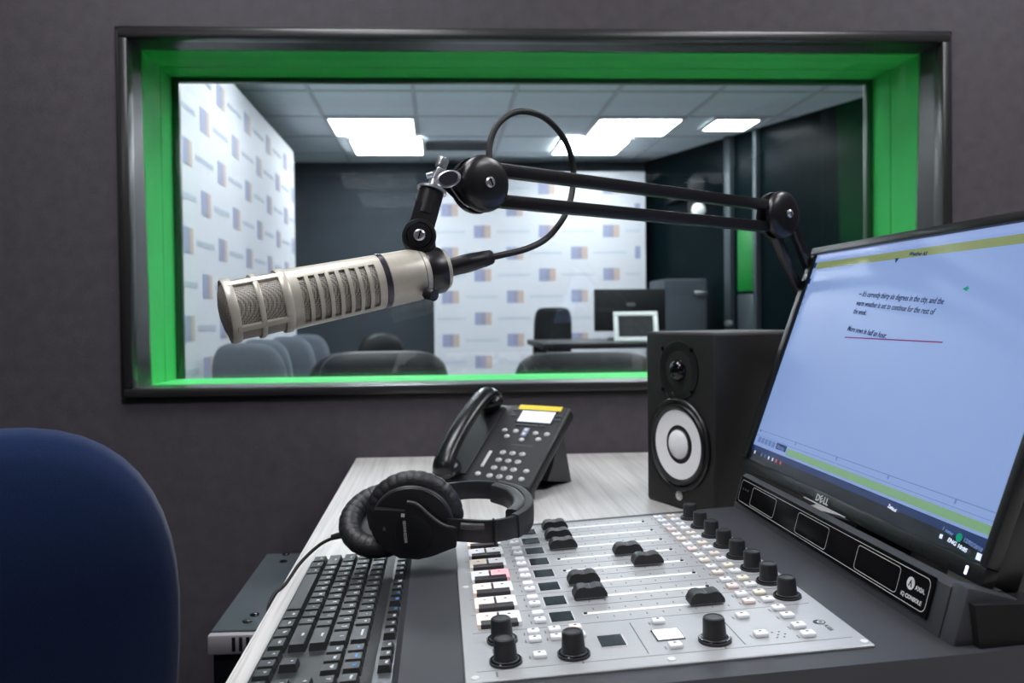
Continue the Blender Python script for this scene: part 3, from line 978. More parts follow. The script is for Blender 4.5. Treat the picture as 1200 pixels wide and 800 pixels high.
# end cheek and curved support arm on the near side
bb = B(brm(456, 0, 0)); bb.box((.0095, .017, -.024), (.021, .060, .046), .004); bb.build('end_cheek', 'console_dark', co)
arm = [(.418, .088), (.470, .088), (.520, .080), (.556, .062), (.578, .030), (.582, .006), (.560, .002), (.530, .012), (.470, .022), (.425, .03)]
bb = B(); bb.prism([(x, z) for x, z in arm], -.012, .020, M=T(-.017 + .0, .0, 0) @ XZ, bev=.006, seg=2); bb.build('support_arm', 'black_matte', co)
bb = B(); bb.prism([(x, z * .6 + .001) for x, z in arm], -.444, -.412, M=T(-.017, 0, 0) @ XZ, bev=.006, seg=2); bb.build('support_arm', 'black_matte', co)
bb = B(); bb.box((.50, .012, .010), (.075, .05, .006), .001, R=RY(.12)); bb.build('foot_plate', 'steel', co)

# ================================================================ MONITOR ON THE CONSOLE
mo = thing('computer_monitor', 'black widescreen monitor showing a news script, propped behind the mixing console', 'monitor', (.443, 1.18, .0935))
MT = math.radians(19.48)
def mm(s, t_, d=0):      # x along the screen from its far end, y up the screen, z out of the glass
    U, Vv = V((0, -1, 0)), V((math.sin(MT), 0, math.cos(MT)))
    N = V((-math.cos(MT), 0, math.sin(MT)))
    m = Matrix.Identity(4)
    for i in range(3):
        m[i][0], m[i][1], m[i][2] = U[i], Vv[i], N[i]
    m.translation = U * (s / 1000) + Vv * (t_ / 1000) + N * (d / 1000)
    return m
MW, MH = 540, 339
bb = B(mm(MW / 2, MH / 2, -16)); bb.box((0, 0, 0), (MW / 1000 - .004, MH / 1000 - .004, .028), .004); bb.build('housing', 'black_satin', mo)
bb = B(mm(MW / 2, MH / 2, -45)); bb.box((0, -.01, 0), (.36, .2, .036), .012); bb.build('rear_bulge', 'black_plastic', mo)
SX0, SX1, SY0, SY1 = 16, 529, 15.5, 328
bz = [(0, MW, 0, SY0), (0, MW, SY1, MH), (0, SX0, SY0, SY1), (SX1, MW, SY0, SY1)]
for (a, c, e, g), nm in zip(bz, ('bottom_bezel', 'top_bezel', 'side_bezel', 'side_bezel')):
    bb = B(mm((a + c) / 2, (e + g) / 2, -1)); bb.box((0, 0, 0), ((c - a) / 1000, (g - e) / 1000, .012), .0018, 2); bb.build(nm, 'black_satin', mo)
scr = None
def spatch(s0, s1, t0, t1, m, name, d=.3, parent=None):
    q = B(mm((s0 + s1) / 2, (t0 + t1) / 2, d)); q.box((0, 0, 0), ((s1 - s0) / 1000, (t1 - t0) / 1000, .0002))
    return q.build(name, m, parent or mo, smooth=0)
spatch(SX0, SX1, SY0, SY1, 'screen_blue', 'screen', .0)
spatch(SX0, SX1, SY1 - 9, SY1, 'screen_light', 'title_strip')
spatch(SX0 + 9, SX1, 306, 316, 'screen_olive', 'headline_bar')
spatch(SX0, SX0 + 7, 308, 316, 'screen_ink', 'window_icon')
spatch(SX0, SX0 + 5, 284, 292, 'screen_task', 'side_icon')
for tt in (274, 262, 250, 236):
    spatch(SX0, SX0 + 4, tt, tt + 5, 'screen_line', 'side_icon')
def stext(body, s, t_, size, m, d=.45, align='LEFT', bold=0.0):
    o = place('screen_text', text_mesh(body, size / 1000, m, align, bold), mo, mm(s, t_, d) @ Matrix(((1, .18, 0, 0), (0, 1, 0, 0), (0, 0, 1, 0), (0, 0, 0, 1))))
    return o
def fit_text(body, s0, s1, t_, size, m, bold=.00012):
    me = text_mesh(body, size / 1000, m, 'LEFT', bold)
    wd_ = max(v.co.x for v in me.vertices)
    k = (s1 - s0) / 1000 / wd_
    return place('screen_text', me, mo, mm(s0, t_, .45) @ Matrix(((k, .18, 0, 0), (0, 1, 0, 0), (0, 0, 1, 0), (0, 0, 0, 1))))
fit_text('Weather AS', 258, 298, 310.5, 6.6, 'screen_ink')
fit_text("It's currently thirty six degrees in the city, and the", 183, 374, 263.5, 9.8, 'screen_ink', 0.00010)
fit_text('warm weather is set to continue for the rest of', 175, 364, 252, 9.8, 'screen_ink', 0.00010)
fit_text('the week.', 175, 212, 241, 9.8, 'screen_ink', 0.00010)
fit_text('More news in half an hour.', 175, 281, 218, 9.8, 'screen_ink', 0.00010)
spatch(174.5, 375, 205.4, 206.8, 'screen_red', 'screen_rule', .45)
spatch(174, 180, 262.8, 264.2, 'screen_ink', 'screen_marker', .45)
q = B(mm(383, 263.5, .4)); q.prism([(-.005, 0), (.003, .0028), (.003, .0008), (.005, .0008), (.005, -.0008), (.003, -.0008), (.003, -.0028)], 0, .0002); q.build('screen_marker', 'screen_teal', mo, smooth=0)
q = B(mm(234.8, 304, .4)); q.prism([(-.004, .003), (0, -.003), (.004, .003)], 0, .0002); q.build('screen_marker', 'screen_ink', mo, smooth=0)
# lower controls of the program window
spatch(SX0, SX1, 60, 60.7, 'screen_line', 'screen_rule')
spatch(SX0, SX1, 52.5, 53, 'screen_line', 'screen_rule')
for k in range(4):
    s_ = 140 + k * 110
    spatch(s_, s_ + 2, 56, 60, 'screen_line', 'screen_marker')
spatch(SX0 + 8, SX0 + 10, 58, 61, 'screen_ink', 'screen_marker')
for k in range(5):
    spatch(27 + k * 12, 36 + k * 12, 43, 51, 'screen_line', 'screen_button', .4)
spatch(89, 121, 43, 51.5, 'screen_task', 'clock_box', .4)
fit_text('00:00', 92, 118, 47, 7, 'screen_line')
spatch(124, SX1, 40.5, 49, 'screen_green', 'progress_bar')
spatch(SX0, SX1, SY0, 37.5, 'screen_task_dark', 'taskbar', .2)
spatch(SX0, SX1, 29.5, 37.5, 'screen_task', 'taskbar_edge', .35)
for s_, m in ((30, 'screen_white'), (54, 'screen_line'), (66, 'screen_line'), (79, 'screen_white'), (92, 'screen_white'), (104, 'red_icon'), (118, 'red_icon')):
    spatch(s_ - 1.8, s_ + 1.8, 25.5, 30, m, 'taskbar_icon', .45)
fit_text('Zetta.ai', 377, 394, 31, 5, 'screen_white')
fit_text('1 new', 466, 484, 31.5, 5, 'screen_line')
q = B(mm(491, 29.5, .45)); q.cyl((0, 0, 0), (0, 0, .0002), .004, n=16); q.build('taskbar_icon', 'screen_teal', mo)
fit_text('12/02/2018', 497, 525, 29.5, 5, 'screen_line')
fit_text('ENG 10:05', 478, 508, 24, 5, 'screen_white')
spatch(518, 524, 18, 24, 'screen_white', 'taskbar_icon', .45)
spatch(466, 470, 22, 26, 'screen_white', 'taskbar_icon', .45)
# badge, buttons, led, silver lip
for ch, s_, an in (('D', 248.5, 0), ('E', 257.0, .55), ('L', 265.5, 0), ('L', 271.5, 0)):
    place('badge_letter', text_mesh(ch, .0110, 'print_white', bold=.0003), mo, mm(s_, 7.6, 5.1) @ RZ(an) @ S(1.15, 1, 1))
for s_ in (437, 456.5, 476, 496.5):
    q = B(mm(s_, 5, 5)); q.cyl((0, 0, 0), (0, 0, .0006), .0016, n=12); q.build('control_button', 'black_matte', mo)
q = B(mm(518.6, 7, 5)); q.box((0, 0, .0003), (.0032, .0075, .0008), .0004, 1); o = q.build('power_led', 'led', mo); o['label'] = 'lit violet-white power light'
q = B(mm(268, 1.2, 5.6)); q.box((0, 0, 0), (.10, .0014, .0012), .0003, 1); q.build('trim_strip', 'print_white', mo)
bb = B(); bb.box((.10, -.27, .0), (.05, .12, .19), .008, R=RY(.35)); bb.build('stand_neck', 'black_plastic', mo)
bb = B(); bb.box((.16, -.27, -.083), (.16, .22, .016), .006); bb.build('stand_base', 'black_plastic', mo)

# ================================================================ KEYBOARD
KT, KY = 0.0555, -0.0046
kb = thing('keyboard', 'black full-size computer keyboard lying along the left edge of the desk', 'keyboard', (-.165, 1.039, 0), KY)
KM = T(0, 0, .012) @ RY(-KT) @ Matrix(((1, 0, 0, 0), (0, -1, 0, 0), (0, 0, 1, 0), (0, 0, 0, 1)))   # x front->back, y towards near end (mirrored), z up
KM = T(0, 0, .012) @ RY(-KT)
def km(u, v, z=0): return KM @ T(u, -v, z)
bb = B(KM); bb.prism([(0, -.006), (0, -.001), (.004, .0), (.123, .0), (.127, -.002), (.127, -.009), (.063, -.0095)], 0, .442, M=XZ, bev=.0015, seg=1)
bb.build('body', 'kb_body', kb)
bb = B(KM); bb.box((.1165, -.221, .0002), (.018, .438, .0008), .0003, 1); bb.build('top_strip', 'kb_strip', kb)
bb = B(KM); bb.box((.110, -.06, -.0105), (.012, .02, .013), .002); bb.box((.110, -.38, -.0105), (.012, .02, .013), .002); bb.build('tilt_foot', 'black_plastic', kb)
_km = {}
def keymesh(wd_, hg=.0165, zz=.0068):
    key = (round(wd_, 4), hg)
    if key not in _km:
        q = B()
        a, c = hg / 2, wd_ / 2
        f = .0016
        lo = [(-a, -c), (a, -c), (a, c), (-a, c)]
        hi = [(-a + f, -c + f), (a - f, -c + f), (a - f, c - f), (-a + f, c - f)]
        L = [q.bm.verts.new((x, y, 0)) for x, y in lo]
        Hh = [q.bm.verts.new((x, y, zz)) for x, y in hi]
        q.bm.faces.new(Hh)
        for k in range(4):
            q.bm.faces.new((L[k], L[(k + 1) % 4], Hh[(k + 1) % 4], Hh[k]))
        q._fin(Hh, .0005, 1)
        _km[key] = q.mesh('key', 'kb_key', 0.4)
    return _km[key]
U1 = .01905
KV0 = .0055
rowsu = [.0130, .0320, .0510, .0700, .0890]
R5 = [('`', 1)] + [(c, 1) for c in '1234567890-='] + [('Backspace', 2)]
R4 = [('Tab', 1.5)] + [(c, 1) for c in 'QWERTYUIOP[]'] + [('\\', 1.5)]
R3 = [('Caps', 1.75)] + [(c, 1) for c in "ASDFGHJKL;'"] + [('Enter', 2.25)]
R2 = [('Shift', 2.25)] + [(c, 1) for c in 'ZXCVBNM,./'] + [('Shift', 2.75)]
R1 = [('Ctrl', 1.25), ('Win', 1.25), ('Alt', 1.25), ('', 6.25), ('Alt', 1.25), ('Win', 1.25), ('Fn', 1.25), ('Ctrl', 1.25)]
TXT = RZ(-pi / 2)
def key(u, v, wd_, leg, hg=.0165, m='legend', size=.0048):
    o = place('key', keymesh(wd_, hg), kb, km(u, v, 0))
    if leg:
        place('legend', text_mesh(leg, size if len(leg) < 3 else .0034, m, bold=.00015), o, T(.0022, 0, .0069) @ TXT)
    return o
for u, row in zip(rowsu, (R1, R2, R3, R4, R5)):
    v = KV0
    for leg, wu in row:
        key(u, v + wu * U1 / 2, wu * U1 - .0026, leg)
        v += wu * U1
# function row, navigation cluster, arrows, numeric pad
FU = .1165
v = KV0
for i, leg in enumerate(['Esc'] + ['F%d' % n for n in range(1, 13)]):
    vv = KV0 + U1 * .5 + (0 if i == 0 else (i + 1 + (.0 if i < 5 else .5 if i < 9 else 1.0)) * U1 - U1 * .45)
    key(FU, min(vv, KV0 + U1 * 14.5), .0150, leg, .0125, 'legend_blue' if i in (7, 8, 9) else 'legend')
NV = KV0 + 15 * U1 + .0048
for k in range(3):
    vv = NV + (k + .5) * U1
    key(FU, vv, .0150, ('PrS', 'ScL', 'Pau')[k], .0125)
    key(rowsu[4], vv, U1 - .0026, ('Ins', 'Hom', 'PgU')[k], m='legend_blue')
    key(rowsu[3], vv, U1 - .0026, ('Del', 'End', 'PgD')[k])
    key(rowsu[0], vv, U1 - .0026, '<v>'[k])
key(rowsu[1], NV + 1.5 * U1, U1 - .0026, '^')
PV = NV + 3 * U1 + .0048
pad = [['0', None, '.', None], ['1', '2', '3', 'Ent'], ['4', '5', '6', None], ['7', '8', '9', '+'], ['Num', '/', '*', '-']]
for r_, (u, row) in enumerate(zip(rowsu, pad)):
    for k, leg in enumerate(row):
        if leg is None: continue
        if leg == '0':
            key(u, PV + U1, 2 * U1 - .0026, leg)
        else:
            key(u, PV + (k + .5) * U1, U1 - .0026, leg)

# ================================================================ HEADPHONES
hp = thing('headphones', 'black closed-back headphones lying folded on the keyboard and console corner', 'headphones', (0, 1.0, 0))
HM = T(0, -1.0, 0)
RC = V((-.034, .945, .081))
rn = V((-.12, -.975, -.10)).normalized()
RF = HM @ frame(RC, rn, (1, .0, -.05))
bb = B(RF); bb.torus(.0435, .0135, T(0, .003, -.019), 168, 14, sx=1.02, sy=.94, rz=.95, wob=.07, wn=28); o = bb.build('ear_cushion', 'leather', hp, 1.2)
bb = B(RF); bb.lathe([(.045, -.010), (.0470, -.006), (.0465, -.003), (.044, .000), (.0, .002)], None, 48, sx=1.02, sy=.92); shell = bb.build('ear_cup', 'hp_shell', hp)
bb = B(RF); bb.torus(.0455, .0010, T(0, 0, -.002), 56, 6, sx=1.02, sy=.92); bb.build('cup_rim', 'hp_trim', shell)
# outer cover: broad plate sweeping into the yoke on the right
cov = [(-.046, .010), (-.043, .016), (-.008, .0165), (-.006, .028), (.004, .026), (.020, .014), (.036, .003), (.052, .000), (.053, -.022), (.044, -.026), (.028, -.034), (.010, -.040), (-.012, -.040), (-.032, -.030), (-.044, -.012)]
bb = B(RF); bb.prism(cov, .000, .010, bev=.003, seg=2); cover = bb.build('cup_cover', 'hp_shell', hp)
bb = B(RF); bb.lathe([(.022, .0100), (.0215, .0115), (.019, .0120), (0, .0122)], T(.004, -.010, 0), 36); bb.build('pivot_disc', 'black_satin', hp)
bb = B(RF); bb.tube([(-.006, .0275, .0095), (.006, .0255, .0098), (.022, .0125, .0098), (.037, .0030, .0095), (.050, .0005, .0092)], .0022, 8, 5); bb.build('yoke_edge', 'hp_trim', hp, 1.0)
bb = B(RF); bb.prism([(-.010, .0115), (-.0085, .0115), (-.0045, -.020), (-.0065, -.020)], .0098, .0124); bb.build('logo_strip', 'black_satin', hp, smooth=0)
place('logo_lettering', text_mesh('SENNHEISER', .0048, 'print_white', bold=.00005), hp, RF @ T(-.0065, -.007, .0126) @ RZ(-pi / 2 + .12))
q = B(RF); q.box((-.0095, .0125, .0125), (.0042, .0042, .0003)); q.build('logo_mark', 'print_white', hp, smooth=0)
place('side_letter', text_mesh('R', .0062, 'print_grey', bold=.0001), hp, RF @ T(-.031, -.0065, .0102) @ RZ(-.1))
# other cup lies behind, cushion up
LC = V((-.072, 1.012, .069))
ln = V((-.15, -.60, .78)).normalized()
LF = HM @ frame(LC, ln, (1, 0, 0))
bb = B(LF); bb.torus(.041, .0135, T(0, 0, 0), 168, 14, sx=1.04, sy=1.0, wob=.06, wn=28); bb.build('ear_cushion', 'leather', hp, 1.2)
bb = B(LF); bb.lathe([(0, -.004), (.036, -.004), (.046, -.007), (.046, -.010), (.040, -.014), (0, -.016)], None, 40, sx=1.04); bb.build('ear_cup', 'hp_shell', hp)
# head band
band = [(.006, .940, .074), (.03, .938, .072), (.058, .941, .070), (.086, .953, .072), (.104, .982, .075), (.109, 1.02, .079), (.100, 1.058, .083), (.076, 1.082, .086), (.04, 1.09, .087), (.0, 1.082, .084), (-.035, 1.06, .076)]
bb = B(HM); bb.tube(band, .0042, 12, 6, flat=lambda t_: .0135 if t_ < .45 else .0125); bb.build('headband', 'hp_shell', hp, 0.9)
bb = B(HM); bb.tube(band[3:8], .0062, 12, 6, flat=.0146); bb.build('headband_cover', 'leather', hp, 0.9)
inner = [(.084, .968, .076), (.094, .99, .078), (.097, 1.02, .080), (.089, 1.05, .084), (.070, 1.070, .087)]
bb = B(HM); bb.tube(inner, .0085, 12, 6, flat=.0130); bb.build('headband_pad', 'leather', hp, 0.9)
bb = B(HM); bb.tube([(.022, .9335, .079), (.036, .932, .078), (.048, .934, .077)], .004, 10, 4); bb.build('hinge_latch', 'hp_trim', hp)
bb = B(HM); bb.box((.061, .9375, .070), (.003, .011, .030), .001, R=RZ(.2)); bb.build('slider_ring', 'hp_shell', hp)
# cable leaves the left cup and drops over the desk edge
bb = B(HM); bb.cyl((-.118, 1.008, .053), (-.136, 1.012, .048), .0048, .0036, 12); bb.build('strain_relief', 'rubber', hp)
bb = B(HM); bb.tube([(-.128, 1.010, .050), (-.150, 1.012, .040), (-.172, 1.000, .022), (-.186, .975, .0045), (-.1975, .95, -.004), (-.2000, .935, -.03), (-.199, .93, -.16)], .0021, 8, 6); bb.build('cable', 'rubber', hp, 1.2)

# ================================================================ DESK PHONE
PY, PTL = -.621, .633
ph = thing('desk_phone', 'black desk phone with handset on its cradle, standing at the back of the desk', 'telephone', (-.017, 1.499, 0), PY)
FM = T(0, 0, .022) @ RX(PTL)                        # face plane: x across, y up the slope
def fm(u, v, z=0): return FM @ T(u / 1000, v / 1000, z / 1000)
W_, L_ = .203, .209
bb = B(FM); bb.box((W_ / 2, L_ / 2, -.0125), (W_, L_, .025), .006, 3); bb.build('body', 'phone_black', ph)
bb = B(FM); bb.box((.138, L_ / 2, .0006), (.126, L_ - .006, .003), .001, 1); bb.build('face_plate', 'phone_black', ph)
bb = B(FM); bb.prism([(.004, .018), (.066, .018), (.066, .196), (.004, .196)], -.002, .003, bev=.002); bb.build('cradle', 'phone_black', ph)
bb = B(); bb.box((W_ / 2, .012, .008), (W_, .03, .016), .004); bb.build('front_lip', 'phone_black', ph)
bb = B(); bb.prism([(.10, .018), (.19, .000), (.198, .000), (.165, .095), (.150, .095), (.12, .04)], -.085, .085, M=T(W_ / 2, 0, 0) @ Matrix(((0, 0, 1, 0), (1, 0, 0, 0), (0, 1, 0, 0), (0, 0, 0, 1))), bev=.003); bb.build('stand_foot', 'phone_black', ph)
q = B(fm(141, 200.5, 2)); q.box((0, 0, .0004), (.092, .0125, .001)); q.build('yellow_label', 'yellow_label', ph, smooth=0)
q = B(fm(143.5, 175.5, 2)); q.box((0, 0, .0004), (.080, .036, .001), .0003, 1); q.build('screen_bezel', 'phone_gloss', ph)
q = B(fm(143.5, 175.5, 3)); q.box((0, 0, .0002), (.071, .030, .0006)); q.build('display', 'lcd', ph, smooth=0)
rk_ = mk(lambda q: q.sph((0, 0, 0), (.0066, .0052, .0030), 14), 'dial_key', 'phone_key', 1.2)
rs_ = mk(lambda q: q.sph((0, 0, 0), (.0060, .0048, .0032), 14), 'function_key', 'phone_key', 1.2)
sk_ = mk(lambda q: q.box((0, 0, .001), (.013, .0055, .003), .001, 1), 'soft_key', 'soft_grey')
for r_ in range(4):
    for c_ in range(3):
        o = place('dial_key', rk_, ph, fm(116 + 20.3 * c_, 20.3 + 19.3 * (r_), 2))
        place('legend', text_mesh('*0#789456123'[r_ * 3 + c_], .0058, 'print_dark', bold=.0001), o, T(0, 0, .0030))
for (u, v) in ((92.7, 135), (117, 135), (160, 133), (184, 132.5), (104.5, 120), (139, 113.7), (172, 118), (90.4, 22), (182.4, 39.3), (181.5, 20)):
    place('function_key', rs_, ph, fm(u, v, 2))
q = B(fm(138, 133, 2)); q.box((0, 0, .001), (.012, .022, .003), .0012, 2); q.build('navigation_key', 'logo_blue', ph)
q = B(fm(138, 127.5, 3)); q.sph((0, 0, .001), (.004, .004, .001), 10); q.build('navigation_dot', 'print_white', ph)
q = B(fm(138, 138.5, 3)); q.sph((0, 0, .001), (.004, .004, .001), 10); q.build('navigation_dot', 'print_white', ph)
for u in (116, 132, 149, 166):
    place('soft_key', sk_, ph, fm(u, 151.5, 2))
for (u, v) in ((189, 181), (189, 170.5), (92, 191), (93, 176)):
    place('soft_key', sk_, ph, fm(u, v, 2))
q = B(fm(90.6, 58.5, 2)); q.box((0, 0, .0012), (.0065, .040, .003), .0014, 2); q.build('volume_rocker', 'phone_key', ph)
lab = B(fm(145, 100, 2)); lab.box((0, 0, .0001), (.045, .004, .0003)); lab.build('printed_name', 'soft_grey', ph, smooth=0)
# handset: arched grip with two bulbous ends
hs = B(FM @ T(.034, 0, 0) @ S(1.5, 1, 1) @ T(-.034, 0, 0))
hpts = [(.034, .004, .018), (.034, .012, .032), (.034, .050, .042), (.034, .105, .046), (.034, .160, .043), (.034, .197, .034), (.034, .204, .020)]
def hr(t_):
    return .0132 + .0040 * (abs(2 * t_ - 1) ** 3)
hs.tube(hpts, hr, 16, 8)
hs.sph((.034, .013, .018), (.0195, .024, .018), 20)
hs.sph((.034, .195, .018), (.0195, .024, .018), 20)
hs.build('handset', 'phone_gloss', ph, 1.2)
bb = B(); bb.tube([(.03, .01, .012), (.0, -.012, .006), (-.012, .03, .005), (.0, .09, .005), (.02, .12, .006)], .003, 8, 5); bb.build('handset_cord', 'rubber', ph, 1.2)

# ================================================================ MONITOR SPEAKER
SA = math.radians(-67)
sp = thing('monitor_speaker', 'black studio monitor speaker with white woofer cone beside the window', 'speaker', (.356, 1.393, 0), SA)
SW, SH, SD = .172, .290, .222
bb = B(); bb.box((SW / 2, SD / 2, SH / 2), (SW, SD, SH), .006, 3); bb.build('cabinet', 'speaker_black', sp)
fx = Matrix(((1, 0, 0, 0), (0, 0, 1, 0), (0, -1, 0, 0), (0, 0, 0, 1)))    # local z -> -y (out of the front)
def sf(x, z, d=0): return T(x, -d, z) @ Matrix(((1, 0, 0, 0), (0, 0, -1, 0), (0, 1, 0, 0), (0, 0, 0, 1)))
wz, tz = .106, .228
bb = B(sf(SW / 2, wz)); bb.lathe([(.076, 0), (.076, .0035), (.0740, .0055), (.0700, .0050), (.0675, .0025), (.0650, .0060), (.0615, .0070), (.0575, .004), (.0560, -.001)], None, 56); bb.build('woofer_surround', 'black_satin', sp)
bb = B(sf(SW / 2, wz)); bb.lathe([(.0568, .003), (.042, .0010), (.023, -.0008)], None, 48)
bb.lathe([(.0245, .0003), (.023, .003), (.016, .0070), (.008, .0092), (0, .0098)], None, 32); bb.build('woofer_cone', 'cone_white', sp, 0.8)
bb = B(sf(SW / 2, wz)); bb.torus(.0243, .0010, T(0, 0, .001), 32, 6); bb.build('dust_cap_ring', 'metal_grey', sp)
bb = B(sf(SW / 2, tz)); bb.lathe([(.050, 0), (.050, .002), (.047, .003), (.036, .0004), (.024, -.001), (.0, -.001)], None, 48, sx=.98, sy=.96); bb.build('tweeter_horn', 'black_satin', sp)
bb = B(sf(SW / 2, tz)); bb.lathe([(.0185, -.001), (.0170, .005), (.012, .0105), (.005, .0130), (0, .0135)], None, 28); bb.build('tweeter_dome', 'black_gloss', sp)
for (x, z) in [(SW / 2 + a * .036, tz + c * .034) for a in (-1, 1) for c in (-1, 1)] + [(SW / 2 + a * .051, wz + c * .051) for a in (-1, 1) for c in (-1, 1)]:
    bb = B(sf(x, z, .003)); bb.lathe([(.0036, 0), (.0034, .0016), (.0018, .002), (0, .0014)], None, 12); bb.build('mounting_screw', 'screw_dark', sp)
bb = B(sf(SW / 2, .022)); bb.lathe([(.0078, 0), (.0078, .001), (0, .0012)], None, 28); bb.build('emblem', 'print_white', sp)
bb = B(sf(SW / 2, .022, .0013))
for k in range(3):
    a = pi / 2 + k * 2 * pi / 3
    bb.box((math.cos(a) * .003, math.sin(a) * .003, 0), (.0006, .006, .0002), R=RZ(a - pi / 2))
bb.torus(.0062, .0003, None, 24, 4, rz=.3)
bb.build('emblem_mark', 'metal_grey', sp, smooth=0)

# small grille-fronted speaker at the right edge of the view
rs = thing('desktop_speaker', 'small black perforated speaker at the right edge behind the monitor', 'speaker', (.83, 1.06, 0))
bb = B(); bb.box((0, 0, .09), (.17, .15, .18), .008); bb.build('cabinet', 'black_matte', rs)
hole = mk(lambda q: q.cyl((0, 0, -.0004), (0, 0, .0006), .0021, n=8), 'grille_hole', 'metal_grey')
gr = B()
for i in range(14):
    for j in range(22):
        gr.cyl((-.0855, -.065 + i * .010, .016 + j * .0075), (-.0862, -.065 + i * .010, .016 + j * .0075), .0024, n=6)
o = gr.build('grille', 'soft_grey', rs); o['kind'] = 'stuff'

# ================================================================ BOOM ARM, MICROPHONE, CABLE
bm_ = thing('boom_arm', 'black twin-bar microphone boom arm reaching in from behind the monitor', 'boom arm', (.81, 1.47, 0))
BO = T(-.81, -1.47, 0)
J1, J2 = V((.044, .86, .458)), V((.474, 1.12, .456))
hd = V((J2.x - J1.x, J2.y - J1.y, 0)).normalized()
dn = V((hd.y, -hd.x, 0))                            # disc normal, towards the camera
def bar(p, q, wd_, ht, m, name):
    p, q = V(p), V(q)
    d = q - p
    z = dn
    mtx = frame((p + q) / 2, d, tuple(z))
    b_ = B(BO @ mtx); b_.box((0, 0, 0), (wd_, ht, d.length), .0012, 2)
    return b_.build(name, m, bm_)
bar((.062, .871, .4755), (.452, 1.107, .4685), .012, .0142, 'boom_black', 'upper_bar')
bar((.062, .871, .4425), (.452, 1.107, .4385), .012, .0142, 'boom_black', 'upper_bar')
def disc(J, r, nm, off=.010):
    for sg in (1, -1):
        q = B(BO @ frame(J, dn * sg, (0, 0, 1)))
        q.lathe([(r * .99, off - .006), (r, off - .002), (r * .97, off + .002), (r * .86, off + .0055), (r * .6, off + .008), (r * .2, off + .009), (0, off + .009)], None, 44)
        q.build(nm, 'boom_black', bm_, 1.0)
    q = B(BO @ frame(J, dn, (0, 0, 1)))
    q.lathe([(.0056, off + .009), (.0056, off + .0108), (.0044, off + .0122), (0, off + .0126)], None, 20)
    sc_ = q.build('joint_screw', 'chrome', bm_)
    q = B(BO @ frame(J, dn, (0, 0, 1))); q.box((0, 0, off + .0126), (.0075, .0012, .0008), R=RZ(.5)); q.build('screw_slot', 'screw_dark', sc_, smooth=0)
disc(J1, .0300, 'joint_cover')
disc(J2, .0325, 'joint_cover')
# teardrop head plates around the first joint
def teardrop(r, tip, tw, n=20):
    pts = []
    for k in range(n + 1):
        a = math.radians(-100 + 200 * k / n)
        pts.append((r * math.cos(a), r * math.sin(a)))
    pts += [(-tip, tw), (-tip - .003, 0), (-tip, -tw)]
    return pts
Y1 = frame(J1, dn, tuple(hd))
for zz in (.0065, -.0105):
    q = B(BO @ Y1); q.prism(teardrop(.0296, .039, .006), zz, zz + .004, M=RZ(-.02), bev=.0012); q.build('head_plate', 'boom_black', bm_)
q = B(BO @ Y1)
q.tube([(-.036, -.005, 0), (-.02, -.0215, 0), (.0, -.0265, 0)], .0009, 6, 4); q.build('plate_edge', 'chrome', bm_)
# lower arm
K1 = V((.80, 1.455, .045))
ld = (K1 - J2).normalized()
side = V((.80, 0.0, .6)); side = (side - ld * side.dot(ld)).normalized()
for sg in (-1, 1):
    p, q_ = J2 + side * (.0145 * sg), K1 + side * (.0145 * sg)
    mtx = frame((p + q_) / 2, ld, tuple(dn))
    b_ = B(BO @ mtx); b_.box((0, 0, 0), (.012, .0125, (K1 - J2).length), .0012, 2); b_.build('lower_bar', 'boom_black', bm_)
q = B(BO); q.cyl((.81, 1.47, 0), (.81, 1.47, .006), .045, n=28, bev=.002); q.cyl((.81, 1.47, .006), (.81, 1.47, .05), .016, n=20, bev=.002); q.build('desk_mount', 'boom_black', bm_)
q = B(BO); q.box((.805, 1.462, .055), (.03, .04, .045), .005); q.build('base_yoke', 'boom_black', bm_)
# chrome clevis at the tip with thumbscrew and wing knob
CL = V((.001, .838, .462))
q = B(BO); q.cyl(CL + V((.006, .004, -.004)), CL + V((.018, .010, -.003)), .0055, n=14); q.build('clevis_pin', 'chrome', bm_)
q = B(BO); q.box(CL + V((-.001, 0, -.001)), (.010, .012, .022), .002, R=RY(.45)); q.build('clevis_block', 'chrome', bm_)
q = B(BO); q.cyl(CL + V((.002, .001, .010)), CL + V((.0055, .002, .020)), .0062, n=18, bev=.0008); q.build('thumb_screw', 'chrome', bm_)
q = B(BO @ frame(CL + V((.010, -.009, -.003)), (.05, -1, .15), (1, 0, .35))); q.lathe([(.0, -.003), (.0095, -.002), (.0115, .0), (.0105, .002), (.0088, .0026), (0, .0022)], None, 28, sx=1.15, sy=.78); q.build('wing_knob', 'chrome', bm_)
q = B(BO @ frame(CL + V((.010, -.0118, -.0026)), (.05, -1, .15), (1, 0, .35))); q.lathe([(.0088, 0), (.0086, .0006), (0, .0007)], None, 28, sx=1.15, sy=.78); q.build('wing_knob_face', 'mic_band', bm_)
q = B(BO); q.cyl(CL + V((-.006, -.002, .003)), CL + V((-.012, -.003, .001)), .003, n=10); q.build('lock_screw', 'chrome', bm_)

